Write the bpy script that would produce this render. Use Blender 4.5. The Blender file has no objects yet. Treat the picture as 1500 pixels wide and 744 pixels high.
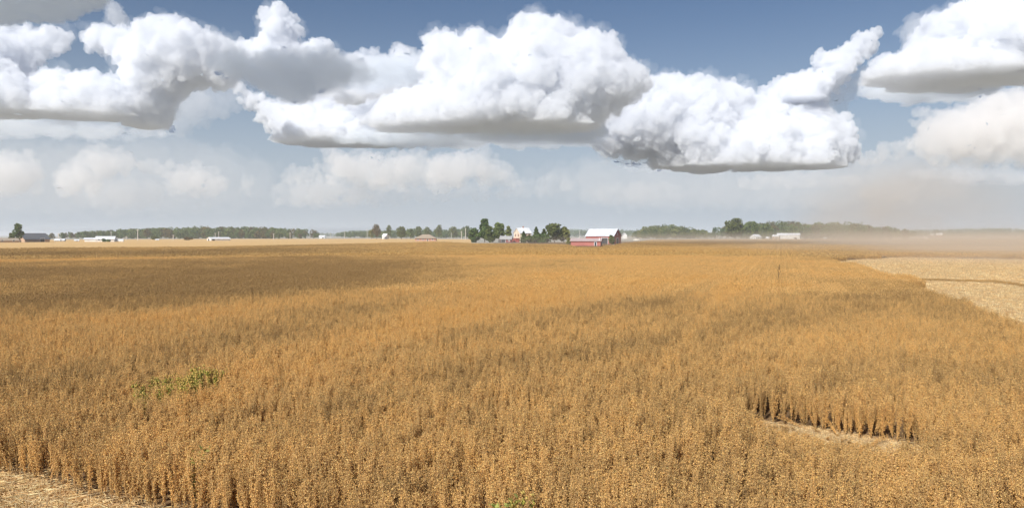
import bpy, bmesh, math, random, time
import numpy as np
from mathutils import Vector, Matrix, noise as mnoise
T0 = time.time()
R = math.radians
scene = bpy.context.scene
C = scene.collection
rng = random.Random(7)

# ------------------------------------------------------------------ camera
CAM_H = 4.0
FPX = 1083.0                       # focal length in photo pixels (1500 wide)
PITCH = math.atan(27.0 / FPX)
ROLL = R(0.0)
cam_data = bpy.data.cameras.new('camera')
cam_data.sensor_width = 36.0
cam_data.lens = FPX / 1500.0 * 36.0
cam_data.clip_start = 0.5
cam_data.clip_end = 90000.0
cam = bpy.data.objects.new('camera', cam_data)
C.objects.link(cam)
cam.location = (0, 0, CAM_H)
cam.rotation_euler = (R(90) - PITCH, ROLL, 0)
scene.camera = cam

def ray(px, py):
    """unit direction in the world of a photo pixel (1500 x 744)"""
    x = (px - 750.0) / FPX
    y = (372.0 - py) / FPX
    d = Vector((x, math.cos(PITCH) + y * math.sin(PITCH), -math.sin(PITCH) + y * math.cos(PITCH)))
    return d

def at(px, py, dist):
    """point seen at a photo pixel, dist metres ahead (world y)"""
    d = ray(px, py)
    return Vector((0, 0, CAM_H)) + d * (dist / d.y)

def ground_at(px, py, z=0.0):
    d = ray(px, py)
    t = (z - CAM_H) / d.z
    return Vector((0, 0, CAM_H)) + d * t

def xat(px, dist):
    return (px - 750.0) / FPX * dist

# ------------------------------------------------------------------ light
SUN_EL, SUN_AZ = R(39), R(180 + 30)
to_sun = Vector((math.sin(SUN_AZ) * math.cos(SUN_EL), math.cos(SUN_AZ) * math.cos(SUN_EL), math.sin(SUN_EL)))
sl = bpy.data.lights.new('sun', 'SUN')
sl.energy = 4.8
sl.angle = R(0.53)
sl.color = (1.0, 0.97, 0.925)
so = bpy.data.objects.new('sun', sl)
C.objects.link(so)
so.rotation_euler = (-to_sun).to_track_quat('-Z', 'Y').to_euler()
so.location = (0, 0, 50)

HAZE_D = 0.00020
HAZE_RGB, HAZE_EL = (0.415, 0.465, 0.52), 0.18
world = bpy.data.worlds.new('World')
scene.world = world
world.use_nodes = True
wn = world.node_tree.nodes
wl = world.node_tree.links
bg = wn['Background']
sky = wn.new('ShaderNodeTexSky')
sky.sky_type = 'NISHITA'
sky.sun_disc = False
sky.sun_elevation = SUN_EL
sky.sun_rotation = SUN_AZ
sky.altitude = 200
sky.air_density = 1.0
sky.dust_density = 1.0
sky.ozone_density = 6.0
# the lowest few degrees of the air are pale with dust and moisture: blend the sky towards that by elevation
tc = wn.new('ShaderNodeTexCoord')
sep = wn.new('ShaderNodeSeparateXYZ')
wl.new(tc.outputs['Generated'], sep.inputs[0])
def wmath(op, a, b=None):
    n = wn.new('ShaderNodeMath'); n.operation = op
    for i, v in enumerate((a, b)):
        if v is None: continue
        if isinstance(v, (int, float)): n.inputs[i].default_value = v
        else: wl.new(v, n.inputs[i])
    return n.outputs[0]
el = wmath('MAXIMUM', sep.outputs['Z'], 0.0)
fac = wmath('EXPONENT', wmath('MULTIPLY', wmath('MULTIPLY', el, el), -1.0 / HAZE_EL ** 2))
fac = wmath('MULTIPLY', fac, 0.97)
mixs = wn.new('ShaderNodeMixRGB')
wl.new(fac, mixs.inputs[0])
wl.new(sky.outputs[0], mixs.inputs[1])
SKY_K = 0.060
mixs.inputs[2].default_value = (*[c / SKY_K for c in HAZE_RGB], 1)
wl.new(mixs.outputs[0], bg.inputs[0])
bg.inputs[1].default_value = SKY_K

scene.view_settings.view_transform = 'Standard'
scene.view_settings.look = 'None'
scene.view_settings.exposure = 0.30
scene.view_settings.gamma = 1.0
scene.view_settings.use_curve_mapping = False
scene.render.engine = 'CYCLES'
cy = scene.cycles
cy.max_bounces = 38
cy.diffuse_bounces = 5
cy.glossy_bounces = 2
cy.transmission_bounces = 4
cy.volume_bounces = 36
cy.transparent_max_bounces = 12
cy.use_denoising = True
try:
    cy.denoiser = 'OPENIMAGEDENOISE'
except Exception as e:
    print('denoiser', e)
cy.use_adaptive_sampling = True
cy.adaptive_threshold = 0.02
# ------------------------------------------------------------------ clouds
def ico_template(sub):
    bm = bmesh.new()
    bmesh.ops.create_icosphere(bm, subdivisions=sub, radius=1.0)
    v = np.array([p.co[:] for p in bm.verts], dtype=np.float32)
    f = np.array([[q.index for q in p.verts] for p in bm.faces], dtype=np.int32)
    bm.free()
    return v, f
ICO2 = ico_template(2)
ICO1 = ico_template(1)

def mesh_from_np(name, v, f):
    me = bpy.data.meshes.new(name)
    n, k = f.shape
    me.vertices.add(len(v))
    me.vertices.foreach_set('co', np.ascontiguousarray(v, dtype=np.float32).ravel())
    me.loops.add(n * k)
    me.loops.foreach_set('vertex_index', np.ascontiguousarray(f, dtype=np.int32).ravel())
    me.polygons.add(n)
    me.polygons.foreach_set('loop_start', np.arange(0, n * k, k, dtype=np.int32))
    me.update(calc_edges=True)
    return me

# ------------------------------------------------------------------ materials
def new_mat(name):
    m = bpy.data.materials.new(name)
    m.use_nodes = True
    return m, m.node_tree.nodes, m.node_tree.links, m.node_tree.nodes['Principled BSDF']

def plain(name, col, rough=0.8, var=0.12, scale=1.5, metal=0.0):
    """painted or plain surface with a little weathering"""
    m, n, l, b = new_mat(name)
    b.inputs['Roughness'].default_value = rough
    b.inputs['Metallic'].default_value = metal
    tx = n.new('ShaderNodeTexCoord')
    no = n.new('ShaderNodeTexNoise'); no.inputs['Scale'].default_value = scale; no.inputs['Detail'].default_value = 5
    l.new(tx.outputs['Object'], no.inputs['Vector'])
    rp = n.new('ShaderNodeValToRGB')
    rp.color_ramp.elements[0].position = 0.3; rp.color_ramp.elements[1].position = 0.7
    rp.color_ramp.elements[0].color = (*[c * (1 - var) for c in col], 1)
    rp.color_ramp.elements[1].color = (*[min(0.85, c * (1 + var)) for c in col], 1)
    l.new(no.outputs['Fac'], rp.inputs[0]); l.new(rp.outputs[0], b.inputs['Base Color'])
    return m

def ribbed(name, col, rough=0.45, period=0.6, axis='X', dark=0.8):
    """standing seam metal or board siding: narrow seams every period metres"""
    m, n, l, b = new_mat(name)
    b.inputs['Roughness'].default_value = rough
    tx = n.new('ShaderNodeTexCoord')
    sp = n.new('ShaderNodeSeparateXYZ'); l.new(tx.outputs['Object'], sp.inputs[0])
    md = n.new('ShaderNodeMath'); md.operation = 'PINGPONG'; md.inputs[1].default_value = period / 2
    l.new(sp.outputs[axis], md.inputs[0])
    lt = n.new('ShaderNodeMath'); lt.operation = 'LESS_THAN'; lt.inputs[1].default_value = period * 0.07
    l.new(md.outputs[0], lt.inputs[0])
    no = n.new('ShaderNodeTexNoise'); no.inputs['Scale'].default_value = 0.7; no.inputs['Detail'].default_value = 6
    l.new(tx.outputs['Object'], no.inputs['Vector'])
    rp = n.new('ShaderNodeValToRGB')
    rp.color_ramp.elements[0].position = 0.3; rp.color_ramp.elements[1].position = 0.7
    rp.color_ramp.elements[0].color = (*[c * 0.85 for c in col], 1); rp.color_ramp.elements[1].color = (*[min(0.85, c * 1.08) for c in col], 1)
    l.new(no.outputs['Fac'], rp.inputs[0])
    mx = n.new('ShaderNodeMixRGB'); mx.blend_type = 'MULTIPLY'
    l.new(lt.outputs[0], mx.inputs[0]); l.new(rp.outputs[0], mx.inputs[1]); mx.inputs[2].default_value = (dark, dark, dark, 1)
    l.new(mx.outputs[0], b.inputs['Base Color'])
    return m

def ground_mat(name, stops, scales, bump=0.0, stretch=(1, 1, 1), turn=0.0):
    m, n, l, b = new_mat(name)
    b.inputs['Roughness'].default_value = 0.95
    b.inputs['Specular IOR Level'].default_value = 0.1
    g = n.new('ShaderNodeNewGeometry')
    mp = n.new('ShaderNodeMapping'); mp.inputs['Scale'].default_value = stretch
    vr = n.new('ShaderNodeVectorRotate'); vr.rotation_type = 'Z_AXIS'; vr.inputs['Angle'].default_value = turn
    l.new(g.outputs['Position'], vr.inputs['Vector']); l.new(vr.outputs[0], mp.inputs[0])
    acc = None
    for s, w in scales:
        t = n.new('ShaderNodeTexNoise'); t.inputs['Scale'].default_value = s; t.inputs['Detail'].default_value = 6; t.inputs['Roughness'].default_value = 0.65
        l.new(mp.outputs[0], t.inputs['Vector'])
        k = n.new('ShaderNodeMath'); k.operation = 'MULTIPLY'; k.inputs[1].default_value = w
        l.new(t.outputs['Fac'], k.inputs[0])
        if acc is None:
            acc = k.outputs[0]
        else:
            a = n.new('ShaderNodeMath'); a.operation = 'ADD'
            l.new(acc, a.inputs[0]); l.new(k.outputs[0], a.inputs[1]); acc = a.outputs[0]
    rp = n.new('ShaderNodeValToRGB')
    e = rp.color_ramp.elements
    e[0].position, e[0].color = stops[0][0], (*stops[0][1], 1)
    e[1].position, e[1].color = stops[-1][0], (*stops[-1][1], 1)
    for p, c in stops[1:-1]:
        q = e.new(p); q.color = (*c, 1)
    l.new(acc, rp.inputs[0]); l.new(rp.outputs[0], b.inputs['Base Color'])
    if bump:
        bp = n.new('ShaderNodeBump'); bp.inputs['Strength'].default_value = 1.0; bp.inputs['Distance'].default_value = bump
        l.new(acc, bp.inputs['Height']); l.new(bp.outputs[0], b.inputs['Normal'])
    return m

def in_poly(x, y, poly):
    c = False
    j = len(poly) - 1
    for i in range(len(poly)):
        xi, yi = poly[i]; xj, yj = poly[j]
        if (yi > y) != (yj > y) and x < (xj - xi) * (y - yi) / (yj - yi) + xi:
            c = not c
        j = i
    return c

def link(name, me, mat=None, parent=None):
    o = bpy.data.objects.new(name, me)
    C.objects.link(o)
    if mat is not None:
        me.materials.append(mat)
    if parent is not None:
        o.parent = parent
    return o

def structure(o):
    o['kind'] = 'structure'
    return o

def stuff(o, label, cat):
    o['kind'] = 'stuff'; o['label'] = label; o['category'] = cat
    return o

# ------------------------------------------------------------------ ground sheets
def sheet(name, pts, z, mat):
    bm = bmesh.new()
    vs = [bm.verts.new((p[0], p[1], z)) for p in pts]
    bm.faces.new(vs)
    bmesh.ops.triangulate(bm, faces=bm.faces[:])
    me = bpy.data.meshes.new(name); bm.to_mesh(me); bm.free()
    for p in me.polygons:
        if p.normal.z < 0:
            p.flip()
    return structure(link(name, me, mat))

SOIL = ground_mat('soil_under_crop', [(0.35, (0.10, 0.06, 0.03)), (0.55, (0.22, 0.14, 0.07)), (0.7, (0.34, 0.23, 0.12))], [(0.03, 0.3), (1.7, 0.35), (11.0, 0.35)], 0.03)
STUBBLE = ground_mat('cut_stubble', [(0.34, (0.46, 0.285, 0.12)), (0.48, (0.68, 0.455, 0.205)), (0.64, (0.78, 0.56, 0.28))], [(0.05, 0.2), (0.35, 0.3), (1.3, 0.22), (9.0, 0.28)], 0.012, (1.0, 0.16, 1.0), R(20))
FAR_STUBBLE = ground_mat('far_cut_stubble', [(0.34, (0.42, 0.25, 0.10)), (0.48, (0.58, 0.375, 0.16)), (0.64, (0.66, 0.45, 0.21))], [(0.05, 0.2), (0.35, 0.3), (1.3, 0.22), (9.0, 0.28)], 0.012, (1.0, 0.16, 1.0), R(20))

gl = [-30000, -8000, -2500, -800, -250, -80, -25, 0, 25, 80, 250, 800, 2500, 8000, 30000]
bm = bmesh.new()
gv = [[bm.verts.new((x, y, 0)) for x in gl] for y in gl]
for i in range(len(gl) - 1):
    for j in range(len(gl) - 1):
        bm.faces.new((gv[i][j], gv[i][j + 1], gv[i + 1][j + 1], gv[i + 1][j]))
me = bpy.data.meshes.new('ground'); bm.to_mesh(me); bm.free()
FARM = ground_mat('farmland', [(0.38, (0.27, 0.28, 0.22)), (0.5, (0.37, 0.345, 0.29)), (0.62, (0.46, 0.40, 0.31))], [(0.004, 0.6), (0.06, 0.25), (1.5, 0.15)], 0.0, (0.25, 1, 1))
structure(link('ground', me, FARM))

# the standing crop's outline on the ground, in photograph pixels
CROP = [(-300, 634), (0, 699), (60, 710), (120, 727), (190, 744), (260, 758), (420, 790), (900, 1050), (2100, 1050), (1760, 668), (1500, 506),
        (1425, 467), (1328, 419), (1262, 398), (1205, 385), (1330, 377.5), (1420, 380), (2100, 390),
        (2100, 354), (1500, 352.6), (1150, 351.6), (960, 352.6), (925, 358), (908, 361.8), (884, 366), (834, 366), (828, 361.5),
        (740, 359.7), (685, 359), (640, 356.4), (500, 360.5), (300, 365.3), (0, 368), (-300, 371)]
def px_of(x, y, z=0.0):
    cp, sp = math.cos(PITCH), math.sin(PITCH)
    dz = z - CAM_H
    fwd = y * cp - dz * sp
    up = y * sp + dz * cp
    return 750 + FPX * x / fwd, 372 - FPX * up / fwd
def in_crop(x, y):
    if y * math.cos(PITCH) + CAM_H * math.sin(PITCH) < 2:
        return False
    return in_poly(*px_of(x, y), CROP)

P = lambda pts: [ground_at(a, b) for a, b in pts]
sheet('crop_soil', P([(-300, 640), (-20, 700), (420, 1050), (2100, 1050), (1760, 666), (1500, 505), (1425, 466), (1328, 418), (1262, 397.5), (1205, 384.5), (1330, 377), (2100, 389), (2100, 354), (960, 353), (640, 357), (500, 361), (300, 366), (-300, 372)]), 0.004, SOIL)
sheet('stubble_field', P([(-300, 632), (0, 697), (60, 708), (120, 725), (190, 742), (260, 756), (420, 788), (900, 1050)]) + [(-9, 2.0, 0), (-30, 2.0, 0)], 0.008, STUBBLE)
sheet('stubble_field', P([(2100, 860), (1760, 669), (1500, 507), (1425, 468), (1328, 420), (1262, 399), (1203, 385), (1330, 377), (1420, 379.5), (2100, 389)]), 0.008, FAR_STUBBLE)
sheet('stubble_field', P([(-300, 371.5), (0, 368.4), (300, 365.6), (500, 360.8), (640, 356.6), (690, 356.0), (690, 350.6), (560, 349.6), (300, 350.2), (0, 351.5), (-300, 352.5)]), 0.008, FAR_STUBBLE)

# ------------------------------------------------------------------ the crop
class TriMesh:
    def __init__(s):
        s.v, s.f, s.c, s.n = [], [], [], 0
    def add(s, v, f, col):
        s.v.append(v); s.f.append(f + s.n); s.c.append(np.tile(np.array((*col, 1.0), dtype=np.float32), (len(v), 1))); s.n += len(v)
    def build(s, name, mat):
        me = mesh_from_np(name, np.concatenate(s.v), np.concatenate(s.f))
        a = me.color_attributes.new('col', 'FLOAT_COLOR', 'POINT')
        a.data.foreach_set('color', np.concatenate(s.c).ravel())
        me.materials.append(mat)
        return me

BIP_F = np.array([(0, 1, 2), (0, 2, 3), (0, 3, 4), (0, 4, 1), (5, 2, 1), (5, 3, 2), (5, 4, 3), (5, 1, 4)], dtype=np.int32)
def frame(d):
    d = d.normalized()
    u = d.cross(Vector((0.31, 0.57, 0.76)))
    if u.length < 1e-3:
        u = d.cross(Vector((1, 0, 0)))
    u.normalize()
    return d, u, d.cross(u)
def pod(tm, p, d, L, w, col):
    d, u, v = frame(d)
    m = p + d * (L * 0.5)
    pts = [p, m + u * w, m + v * w * 0.6, m - u * w, m - v * w * 0.6, p + d * L]
    tm.add(np.array([q[:] for q in pts], dtype=np.float32), BIP_F, col)
def stick(tm, pts, r0, r1, col):
    vs, fs = [], []
    n = len(pts)
    for i, p in enumerate(pts):
        d = (pts[min(i + 1, n - 1)] - pts[max(i - 1, 0)])
        d, u, v = frame(d)
        r = r0 + (r1 - r0) * i / (n - 1)
        for k in range(3):
            a = k * 2.0944
            vs.append((p + u * (r * math.cos(a)) + v * (r * math.sin(a)))[:])
        if i:
            o = (i - 1) * 3
            for k in range(3):
                a, b = o + k, o + (k + 1) % 3
                fs += [(a, b, b + 3), (a, b + 3, a + 3)]
    tm.add(np.array(vs, dtype=np.float32), np.array(fs, dtype=np.int32), col)

POD_COLS = [(0.77, 0.52, 0.205), (0.73, 0.475, 0.175), (0.80, 0.58, 0.26), (0.68, 0.44, 0.16), (0.52, 0.325, 0.12), (0.77, 0.53, 0.215), (0.71, 0.465, 0.18), (0.45, 0.285, 0.11)]
STEM_COL = (0.60, 0.41, 0.19)
def jit(c, r, s=0.12):
    k = 1 + r.uniform(-s, s)
    return (min(0.8, c[0] * k), min(0.8, c[1] * k * (1 + r.uniform(-0.04, 0.04))), min(0.8, c[2] * k))

def plant_into(tm, r, base, H, pod_l, pod_w, node_gap, per_node, branches, stem_r, cols=POD_COLS, stem_col=STEM_COL, k=1.0):
    lean = Vector((r.uniform(-0.1, 0.1), r.uniform(-0.1, 0.1), 1))
    pts = [base + Vector((0, 0, 0))]
    for i in range(1, 6):
        pts.append(base + lean * (H * i / 5) + Vector((r.uniform(-1, 1), r.uniform(-1, 1), 0)) * 0.012 * i)
    axes = [(pts, 0.12)]
    for b in range(branches):
        h = r.uniform(0.10, 0.45) * H
        a = r.uniform(0, 6.283)
        out = Vector((math.cos(a), math.sin(a), 0))
        o = base + lean * h
        L = r.uniform(0.75, 1.0) * (H - h)
        s = r.uniform(0.05, 0.15)
        axes.append(([o, o + out * (L * s * 0.6) + Vector((0, 0, L * 0.4)), o + out * (L * s) + Vector((0, 0, L))], 0.1))
    for pts, start in axes:
        if stem_r:
            stick(tm, pts, stem_r, stem_r * 0.5, jit(stem_col, r))
        length = sum((pts[i + 1] - pts[i]).length for i in range(len(pts) - 1))
        nn = max(1, int(length * (1 - start) / node_gap))
        for q in range(nn):
            t = start + (1 - start) * (q + r.random()) / nn
            x = t * (len(pts) - 1); i = min(int(x), len(pts) - 2)
            p = pts[i].lerp(pts[i + 1], x - i)
            for _ in range(max(1, int(per_node + r.uniform(-0.99, 0.99)))):
                a = r.uniform(0, 6.283)
                d = Vector((math.cos(a) * 0.6, math.sin(a) * 0.6, r.uniform(0.25, 1.0) * r.choice((1, 1, -1))))
                pod(tm, p + Vector((math.cos(a), math.sin(a), 0)) * 0.008, d, pod_l * r.uniform(0.75, 1.2), pod_w * r.uniform(0.8, 1.2), jit([q * k for q in r.choice(cols)], r))

def crop_mat():
    m, n, l, b = new_mat('ripe_soybean')
    b.inputs['Roughness'].default_value = 0.75
    b.inputs['Specular IOR Level'].default_value = 0.25
    at_ = n.new('ShaderNodeAttribute'); at_.attribute_name = 'col'
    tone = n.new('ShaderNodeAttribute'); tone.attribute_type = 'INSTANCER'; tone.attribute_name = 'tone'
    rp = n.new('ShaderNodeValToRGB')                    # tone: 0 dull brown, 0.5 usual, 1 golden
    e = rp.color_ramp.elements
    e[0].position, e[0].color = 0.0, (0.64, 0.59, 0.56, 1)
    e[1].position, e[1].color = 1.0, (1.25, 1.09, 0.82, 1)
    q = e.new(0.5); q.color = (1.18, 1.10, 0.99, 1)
    g = n.new('ShaderNodeNewGeometry')
    nz = n.new('ShaderNodeTexNoise'); nz.inputs['Scale'].default_value = 0.22; nz.inputs['Detail'].default_value = 4
    l.new(g.outputs['Position'], nz.inputs['Vector'])
    s = n.new('ShaderNodeMath'); s.operation = 'MULTIPLY_ADD'; s.inputs[1].default_value = 0.5; s.inputs[2].default_value = -0.25
    l.new(nz.outputs['Fac'], s.inputs[0])
    a = n.new('ShaderNodeMath'); a.operation = 'ADD'
    nz2 = n.new('ShaderNodeTexNoise'); nz2.inputs['Scale'].default_value = 1.1; nz2.inputs['Detail'].default_value = 3
    l.new(g.outputs['Position'], nz2.inputs['Vector'])
    s2 = n.new('ShaderNodeMath'); s2.operation = 'MULTIPLY_ADD'; s2.inputs[1].default_value = 0.9
    l.new(nz2.outputs['Fac'], s2.inputs[0]); l.new(s.outputs[0], s2.inputs[2])
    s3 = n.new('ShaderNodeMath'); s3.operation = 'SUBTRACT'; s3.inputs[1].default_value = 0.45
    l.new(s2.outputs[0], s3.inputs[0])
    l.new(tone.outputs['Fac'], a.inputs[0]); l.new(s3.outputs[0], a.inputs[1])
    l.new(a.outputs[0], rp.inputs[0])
    mx = n.new('ShaderNodeMixRGB'); mx.blend_type = 'MULTIPLY'; mx.inputs[0].default_value = 1
    l.new(at_.outputs['Color'], mx.inputs[1]); l.new(rp.outputs[0], mx.inputs[2])
    l.new(mx.outputs[0], b.inputs['Base Color'])
    tr = n.new('ShaderNodeBsdfTranslucent'); l.new(mx.outputs[0], tr.inputs[0])
    ms = n.new('ShaderNodeMixShader'); ms.inputs[0].default_value = 0.2
    l.new(b.outputs[0], ms.inputs[1]); l.new(tr.outputs[0], ms.inputs[2]); l.new(ms.outputs[0], n['Material Output'].inputs['Surface'])
    return m
CROP_MAT = crop_mat()

def source(name, me):
    o = bpy.data.objects.new(name, me)                   # only a shape for the scatter, it stands nowhere itself
    return o

ROW = R(20)                                              # rows run this far to the right of the view
ROW_D = Vector((math.sin(ROW), math.cos(ROW), 0)); ROW_X = Vector((math.cos(ROW), -math.sin(ROW), 0))
variants = []
for i in range(14):
    r = random.Random(100 + i); tm = TriMesh()
    plant_into(tm, r, Vector((0, 0, 0)), r.uniform(0.70, 0.88), 0.034, 0.0062, 0.040, 4.2, 3 + i % 2, 0.0048)
    variants.append(source('soybean_plant', tm.build('soybean_plant', CROP_MAT)))
N_NEAR = len(variants)
TILE1, TILE2 = 1.54, 6.16
for i in range(4):
    r = random.Random(200 + i); tm = TriMesh()
    for a in range(7):
        for q in range(13):
            p = Vector((-TILE1 / 2 + 0.22 * (a + 0.5) + r.uniform(-0.04, 0.04), -TILE1 / 2 + TILE1 * (q + r.random()) / 13, 0))
            plant_into(tm, r, p, r.uniform(0.58, 0.92), 0.075, 0.019, 0.085, 2.8, 2, 0.006, k=0.91)
    variants.append(source('soybean_patch', tm.build('soybean_patch', CROP_MAT)))
N_MID = len(variants)
for i in range(3):
    r = random.Random(300 + i); tm = TriMesh()
    for a in range(14):
        for q in range(24):
            p = Vector((-TILE2 / 2 + 0.44 * (a + 0.5) + r.uniform(-0.1, 0.1), -TILE2 / 2 + TILE2 * (q + r.random()) / 24, 0.1))
            plant_into(tm, r, p, r.uniform(0.55, 0.82), 0.20, 0.058, 0.21, 1.8, 2, 0, k=0.71)
    variants.append(source('soybean_block', tm.build('soybean_block', CROP_MAT)))
N_FAR = len(variants)

# greener plants that have not dried off yet
GREEN = [(0.26, 0.27, 0.06), (0.36, 0.34, 0.09), (0.46, 0.38, 0.12), (0.22, 0.24, 0.05), (0.55, 0.42, 0.15)]
for i in range(2):
    r = random.Random(400 + i); tm = TriMesh()
    plant_into(tm, r, Vector((0, 0, 0)), 0.85, 0.07, 0.016, 0.05, 3, 4, 0.005, GREEN, (0.2, 0.22, 0.06))
    variants.append(source('green_soybean_plant', tm.build('green_soybean_plant', CROP_MAT)))
N_GREEN = len(variants)

def seg_dist(px, py, pts):
    best, side = 1e9, 0
    for i in range(len(pts) - 1):
        (ax, ay), (bx, by) = pts[i], pts[i + 1]
        dx, dy = bx - ax, by - ay
        t = max(0, min(1, ((px - ax) * dx + (py - ay) * dy) / (dx * dx + dy * dy)))
        d = math.hypot(px - ax - t * dx, py - ay - t * dy)
        if d < best:
            best, side = d, ay + t * dy - py                # > 0: nearer the camera than the line
    return best, side
GAP = [ground_at(a, b)[:2] for a, b in [(1098, 620), (1160, 628), (1230, 638), (1308, 652)]]
ARM = [ground_at(a, b)[:2] for a, b in [(1308, 652), (1319, 668), (1331, 698)]]
GREENS = []
for a, b, rx, ry in [(262, 562, 0.85, 1.0), (230, 574, 0.45, 0.6), (742, 742, 0.30, 0.35), (300, 553, 0.3, 0.5)]:
    g_ = ground_at(a, b, 0.75); GREENS.append((g_.x, g_.y, rx, ry))

# bands of riper and of duller plants, some with cloud shade painted into the colour, in photograph pixels: (polyline, half width in px rows, strength)
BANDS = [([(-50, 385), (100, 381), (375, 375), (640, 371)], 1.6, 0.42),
         ([(-50, 373), (200, 370), (440, 366)], 5.0, -0.34),  # this and the next two brown bands hold painted cloud shade
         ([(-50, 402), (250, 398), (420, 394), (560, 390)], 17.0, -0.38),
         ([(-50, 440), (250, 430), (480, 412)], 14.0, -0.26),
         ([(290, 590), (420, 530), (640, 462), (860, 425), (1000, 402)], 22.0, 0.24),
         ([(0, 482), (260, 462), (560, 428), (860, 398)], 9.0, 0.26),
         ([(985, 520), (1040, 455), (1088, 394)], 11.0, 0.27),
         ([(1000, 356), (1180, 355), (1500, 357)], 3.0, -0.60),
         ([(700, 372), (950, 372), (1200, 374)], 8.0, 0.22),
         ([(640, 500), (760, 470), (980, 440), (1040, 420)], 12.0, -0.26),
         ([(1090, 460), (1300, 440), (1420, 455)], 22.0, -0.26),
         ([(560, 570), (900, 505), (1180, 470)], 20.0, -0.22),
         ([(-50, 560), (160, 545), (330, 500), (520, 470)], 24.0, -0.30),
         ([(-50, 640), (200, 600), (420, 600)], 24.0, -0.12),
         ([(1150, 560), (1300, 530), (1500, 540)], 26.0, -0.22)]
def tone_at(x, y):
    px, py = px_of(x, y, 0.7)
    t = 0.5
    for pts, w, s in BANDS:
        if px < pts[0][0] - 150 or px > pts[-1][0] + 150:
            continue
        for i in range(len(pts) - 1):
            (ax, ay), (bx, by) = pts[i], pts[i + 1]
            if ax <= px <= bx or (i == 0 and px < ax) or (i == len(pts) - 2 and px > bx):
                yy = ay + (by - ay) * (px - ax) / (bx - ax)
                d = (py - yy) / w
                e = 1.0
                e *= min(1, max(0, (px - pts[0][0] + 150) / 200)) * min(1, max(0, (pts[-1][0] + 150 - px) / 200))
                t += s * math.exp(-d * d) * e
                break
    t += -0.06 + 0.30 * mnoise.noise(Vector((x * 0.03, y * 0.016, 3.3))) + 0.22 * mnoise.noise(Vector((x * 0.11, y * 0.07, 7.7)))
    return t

pos, rots, scls, vidx, tones = [], [], [], [], []
def put(x, y, z, rx, ry, rz, s, sz, v, t):
    pos.append((x, y, z)); rots.append((rx, ry, rz)); scls.append((s, s, sz)); vidx.append(v); tones.append(t)
r = random.Random(5)
D1, D2 = 44.0, 122.0
# near plants one by one, in rows
a = -60.0
while a < 60:
    b = -20.0
    while b < 70:
        b += 0.078 * r.uniform(0.55, 1.45)
        p = ROW_X * a + ROW_D * b
        x, y = p.x + r.uniform(-0.05, 0.05), p.y + r.uniform(-0.03, 0.03)
        if y < 6.5 or abs(x) > 0.70 * y + 3.0:
            continue
        d = math.hypot(x, y)
        if d > D1 or not in_crop(x, y):
            continue
        thin = mnoise.noise(Vector((x * 0.9, y * 0.9, 1.1)))
        if thin > 0.22 and r.random() < 0.62:
            continue
        h = 1.0 + 0.14 * mnoise.noise(Vector((x * 0.35, y * 0.35, 9.0))) + r.uniform(-0.20, 0.13)
        wob = 0.5 * mnoise.noise(Vector((x * 1.1, y * 1.1, 6.0)))
        gd, side = seg_dist(x + wob * 0.3, y + wob, GAP)
        q_ = 0.11 if r.random() < 0.9 else 0.38
        tx_, ty_ = r.uniform(-q_, q_), r.uniform(-q_, q_)
        if seg_dist(x, y, ARM)[0] < 0.36 and r.random() < 0.95:
            continue
        gx_ = px_of(x, y)[0]
        if side > -0.03 and gd < 4.2 and 1085 < gx_ < 1325:
            end = min(1.0, (gx_ - 1085) / 35.0, (1325 - gx_) / 18.0)
            if gd < 0.5 + 0.35 * mnoise.noise(Vector((x * 1.7, y * 1.7, 4.0))) and r.random() < 0.96 * end:
                if r.random() < 0.10:                    # a few plants knocked flat
                    put(x, y, 0.02, r.uniform(1.2, 1.5), 0, r.uniform(0, 6.283), 0.9, 0.8, r.randrange(N_NEAR), 0.6)
                continue
            if gd < 1.6 and r.random() < 0.4 * end:
                continue
            h *= 1 - end * (1 - min(1.0, max(0.16, (gd - 0.25) * 0.28)))
        v = r.randrange(N_NEAR)
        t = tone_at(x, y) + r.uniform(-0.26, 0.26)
        for gx, gy, rx, ry in GREENS:
            q = ((x - gx) / rx) ** 2 + ((y - gy) / ry) ** 2
            if q < 1 and r.random() < 0.40 * (1 - q * 0.7):
                v = N_FAR + r.randrange(2); t = 0.75; h *= 1.06
        put(x, y, 0.0, tx_, ty_, r.uniform(0, 6.283), r.uniform(0.9, 1.12), h, v, t)
    a += 0.205
print('near plants', len(pos), round(time.time() - T0, 1))
def tiles(T, dmin, dmax, v0, v1, xmax):
    n = int(dmax / T) + 2
    for i in range(-n, n + 1):
        for j in range(-2, n + 1):
            p = ROW_X * (i * T) + ROW_D * (j * T)
            x, y = p.x, p.y
            if y < 5 or abs(x) > 0.71 * y + T + 2:
                continue
            d = math.hypot(x, y)
            if d <= dmin or d > dmax or not in_crop(x, y):
                continue
            h = 1.0 + 0.12 * mnoise.noise(Vector((x * 0.12, y * 0.12, 9.0)))
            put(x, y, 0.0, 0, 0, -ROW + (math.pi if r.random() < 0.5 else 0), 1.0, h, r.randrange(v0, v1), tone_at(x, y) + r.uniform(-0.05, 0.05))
tiles(TILE1, D1, D2, N_NEAR, N_MID, 0)
for q in range(150):                                     # a low ragged strip left standing across the cut ground
    t = q / 149
    a_, b_ = (1338 + 120 * t / 0.5, 411 + 4 * t / 0.5) if t < 0.5 else (1458 + 240 * (t - 0.5) / 0.5, 415 + 32 * (t - 0.5) / 0.5)
    g_ = ground_at(a_, b_ + r.uniform(-0.8, 0.8))
    put(g_.x, g_.y, 0.01, 0, 0, r.uniform(0, 6.283), r.uniform(0.35, 0.6), r.uniform(0.12, 0.30), r.randrange(N_NEAR, N_MID), 0.25)
print('patches', len(pos))
tiles(TILE2, D2, 1000.0, N_MID, N_FAR, 0)
print('blocks', len(pos), round(time.time() - T0, 1))

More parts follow.
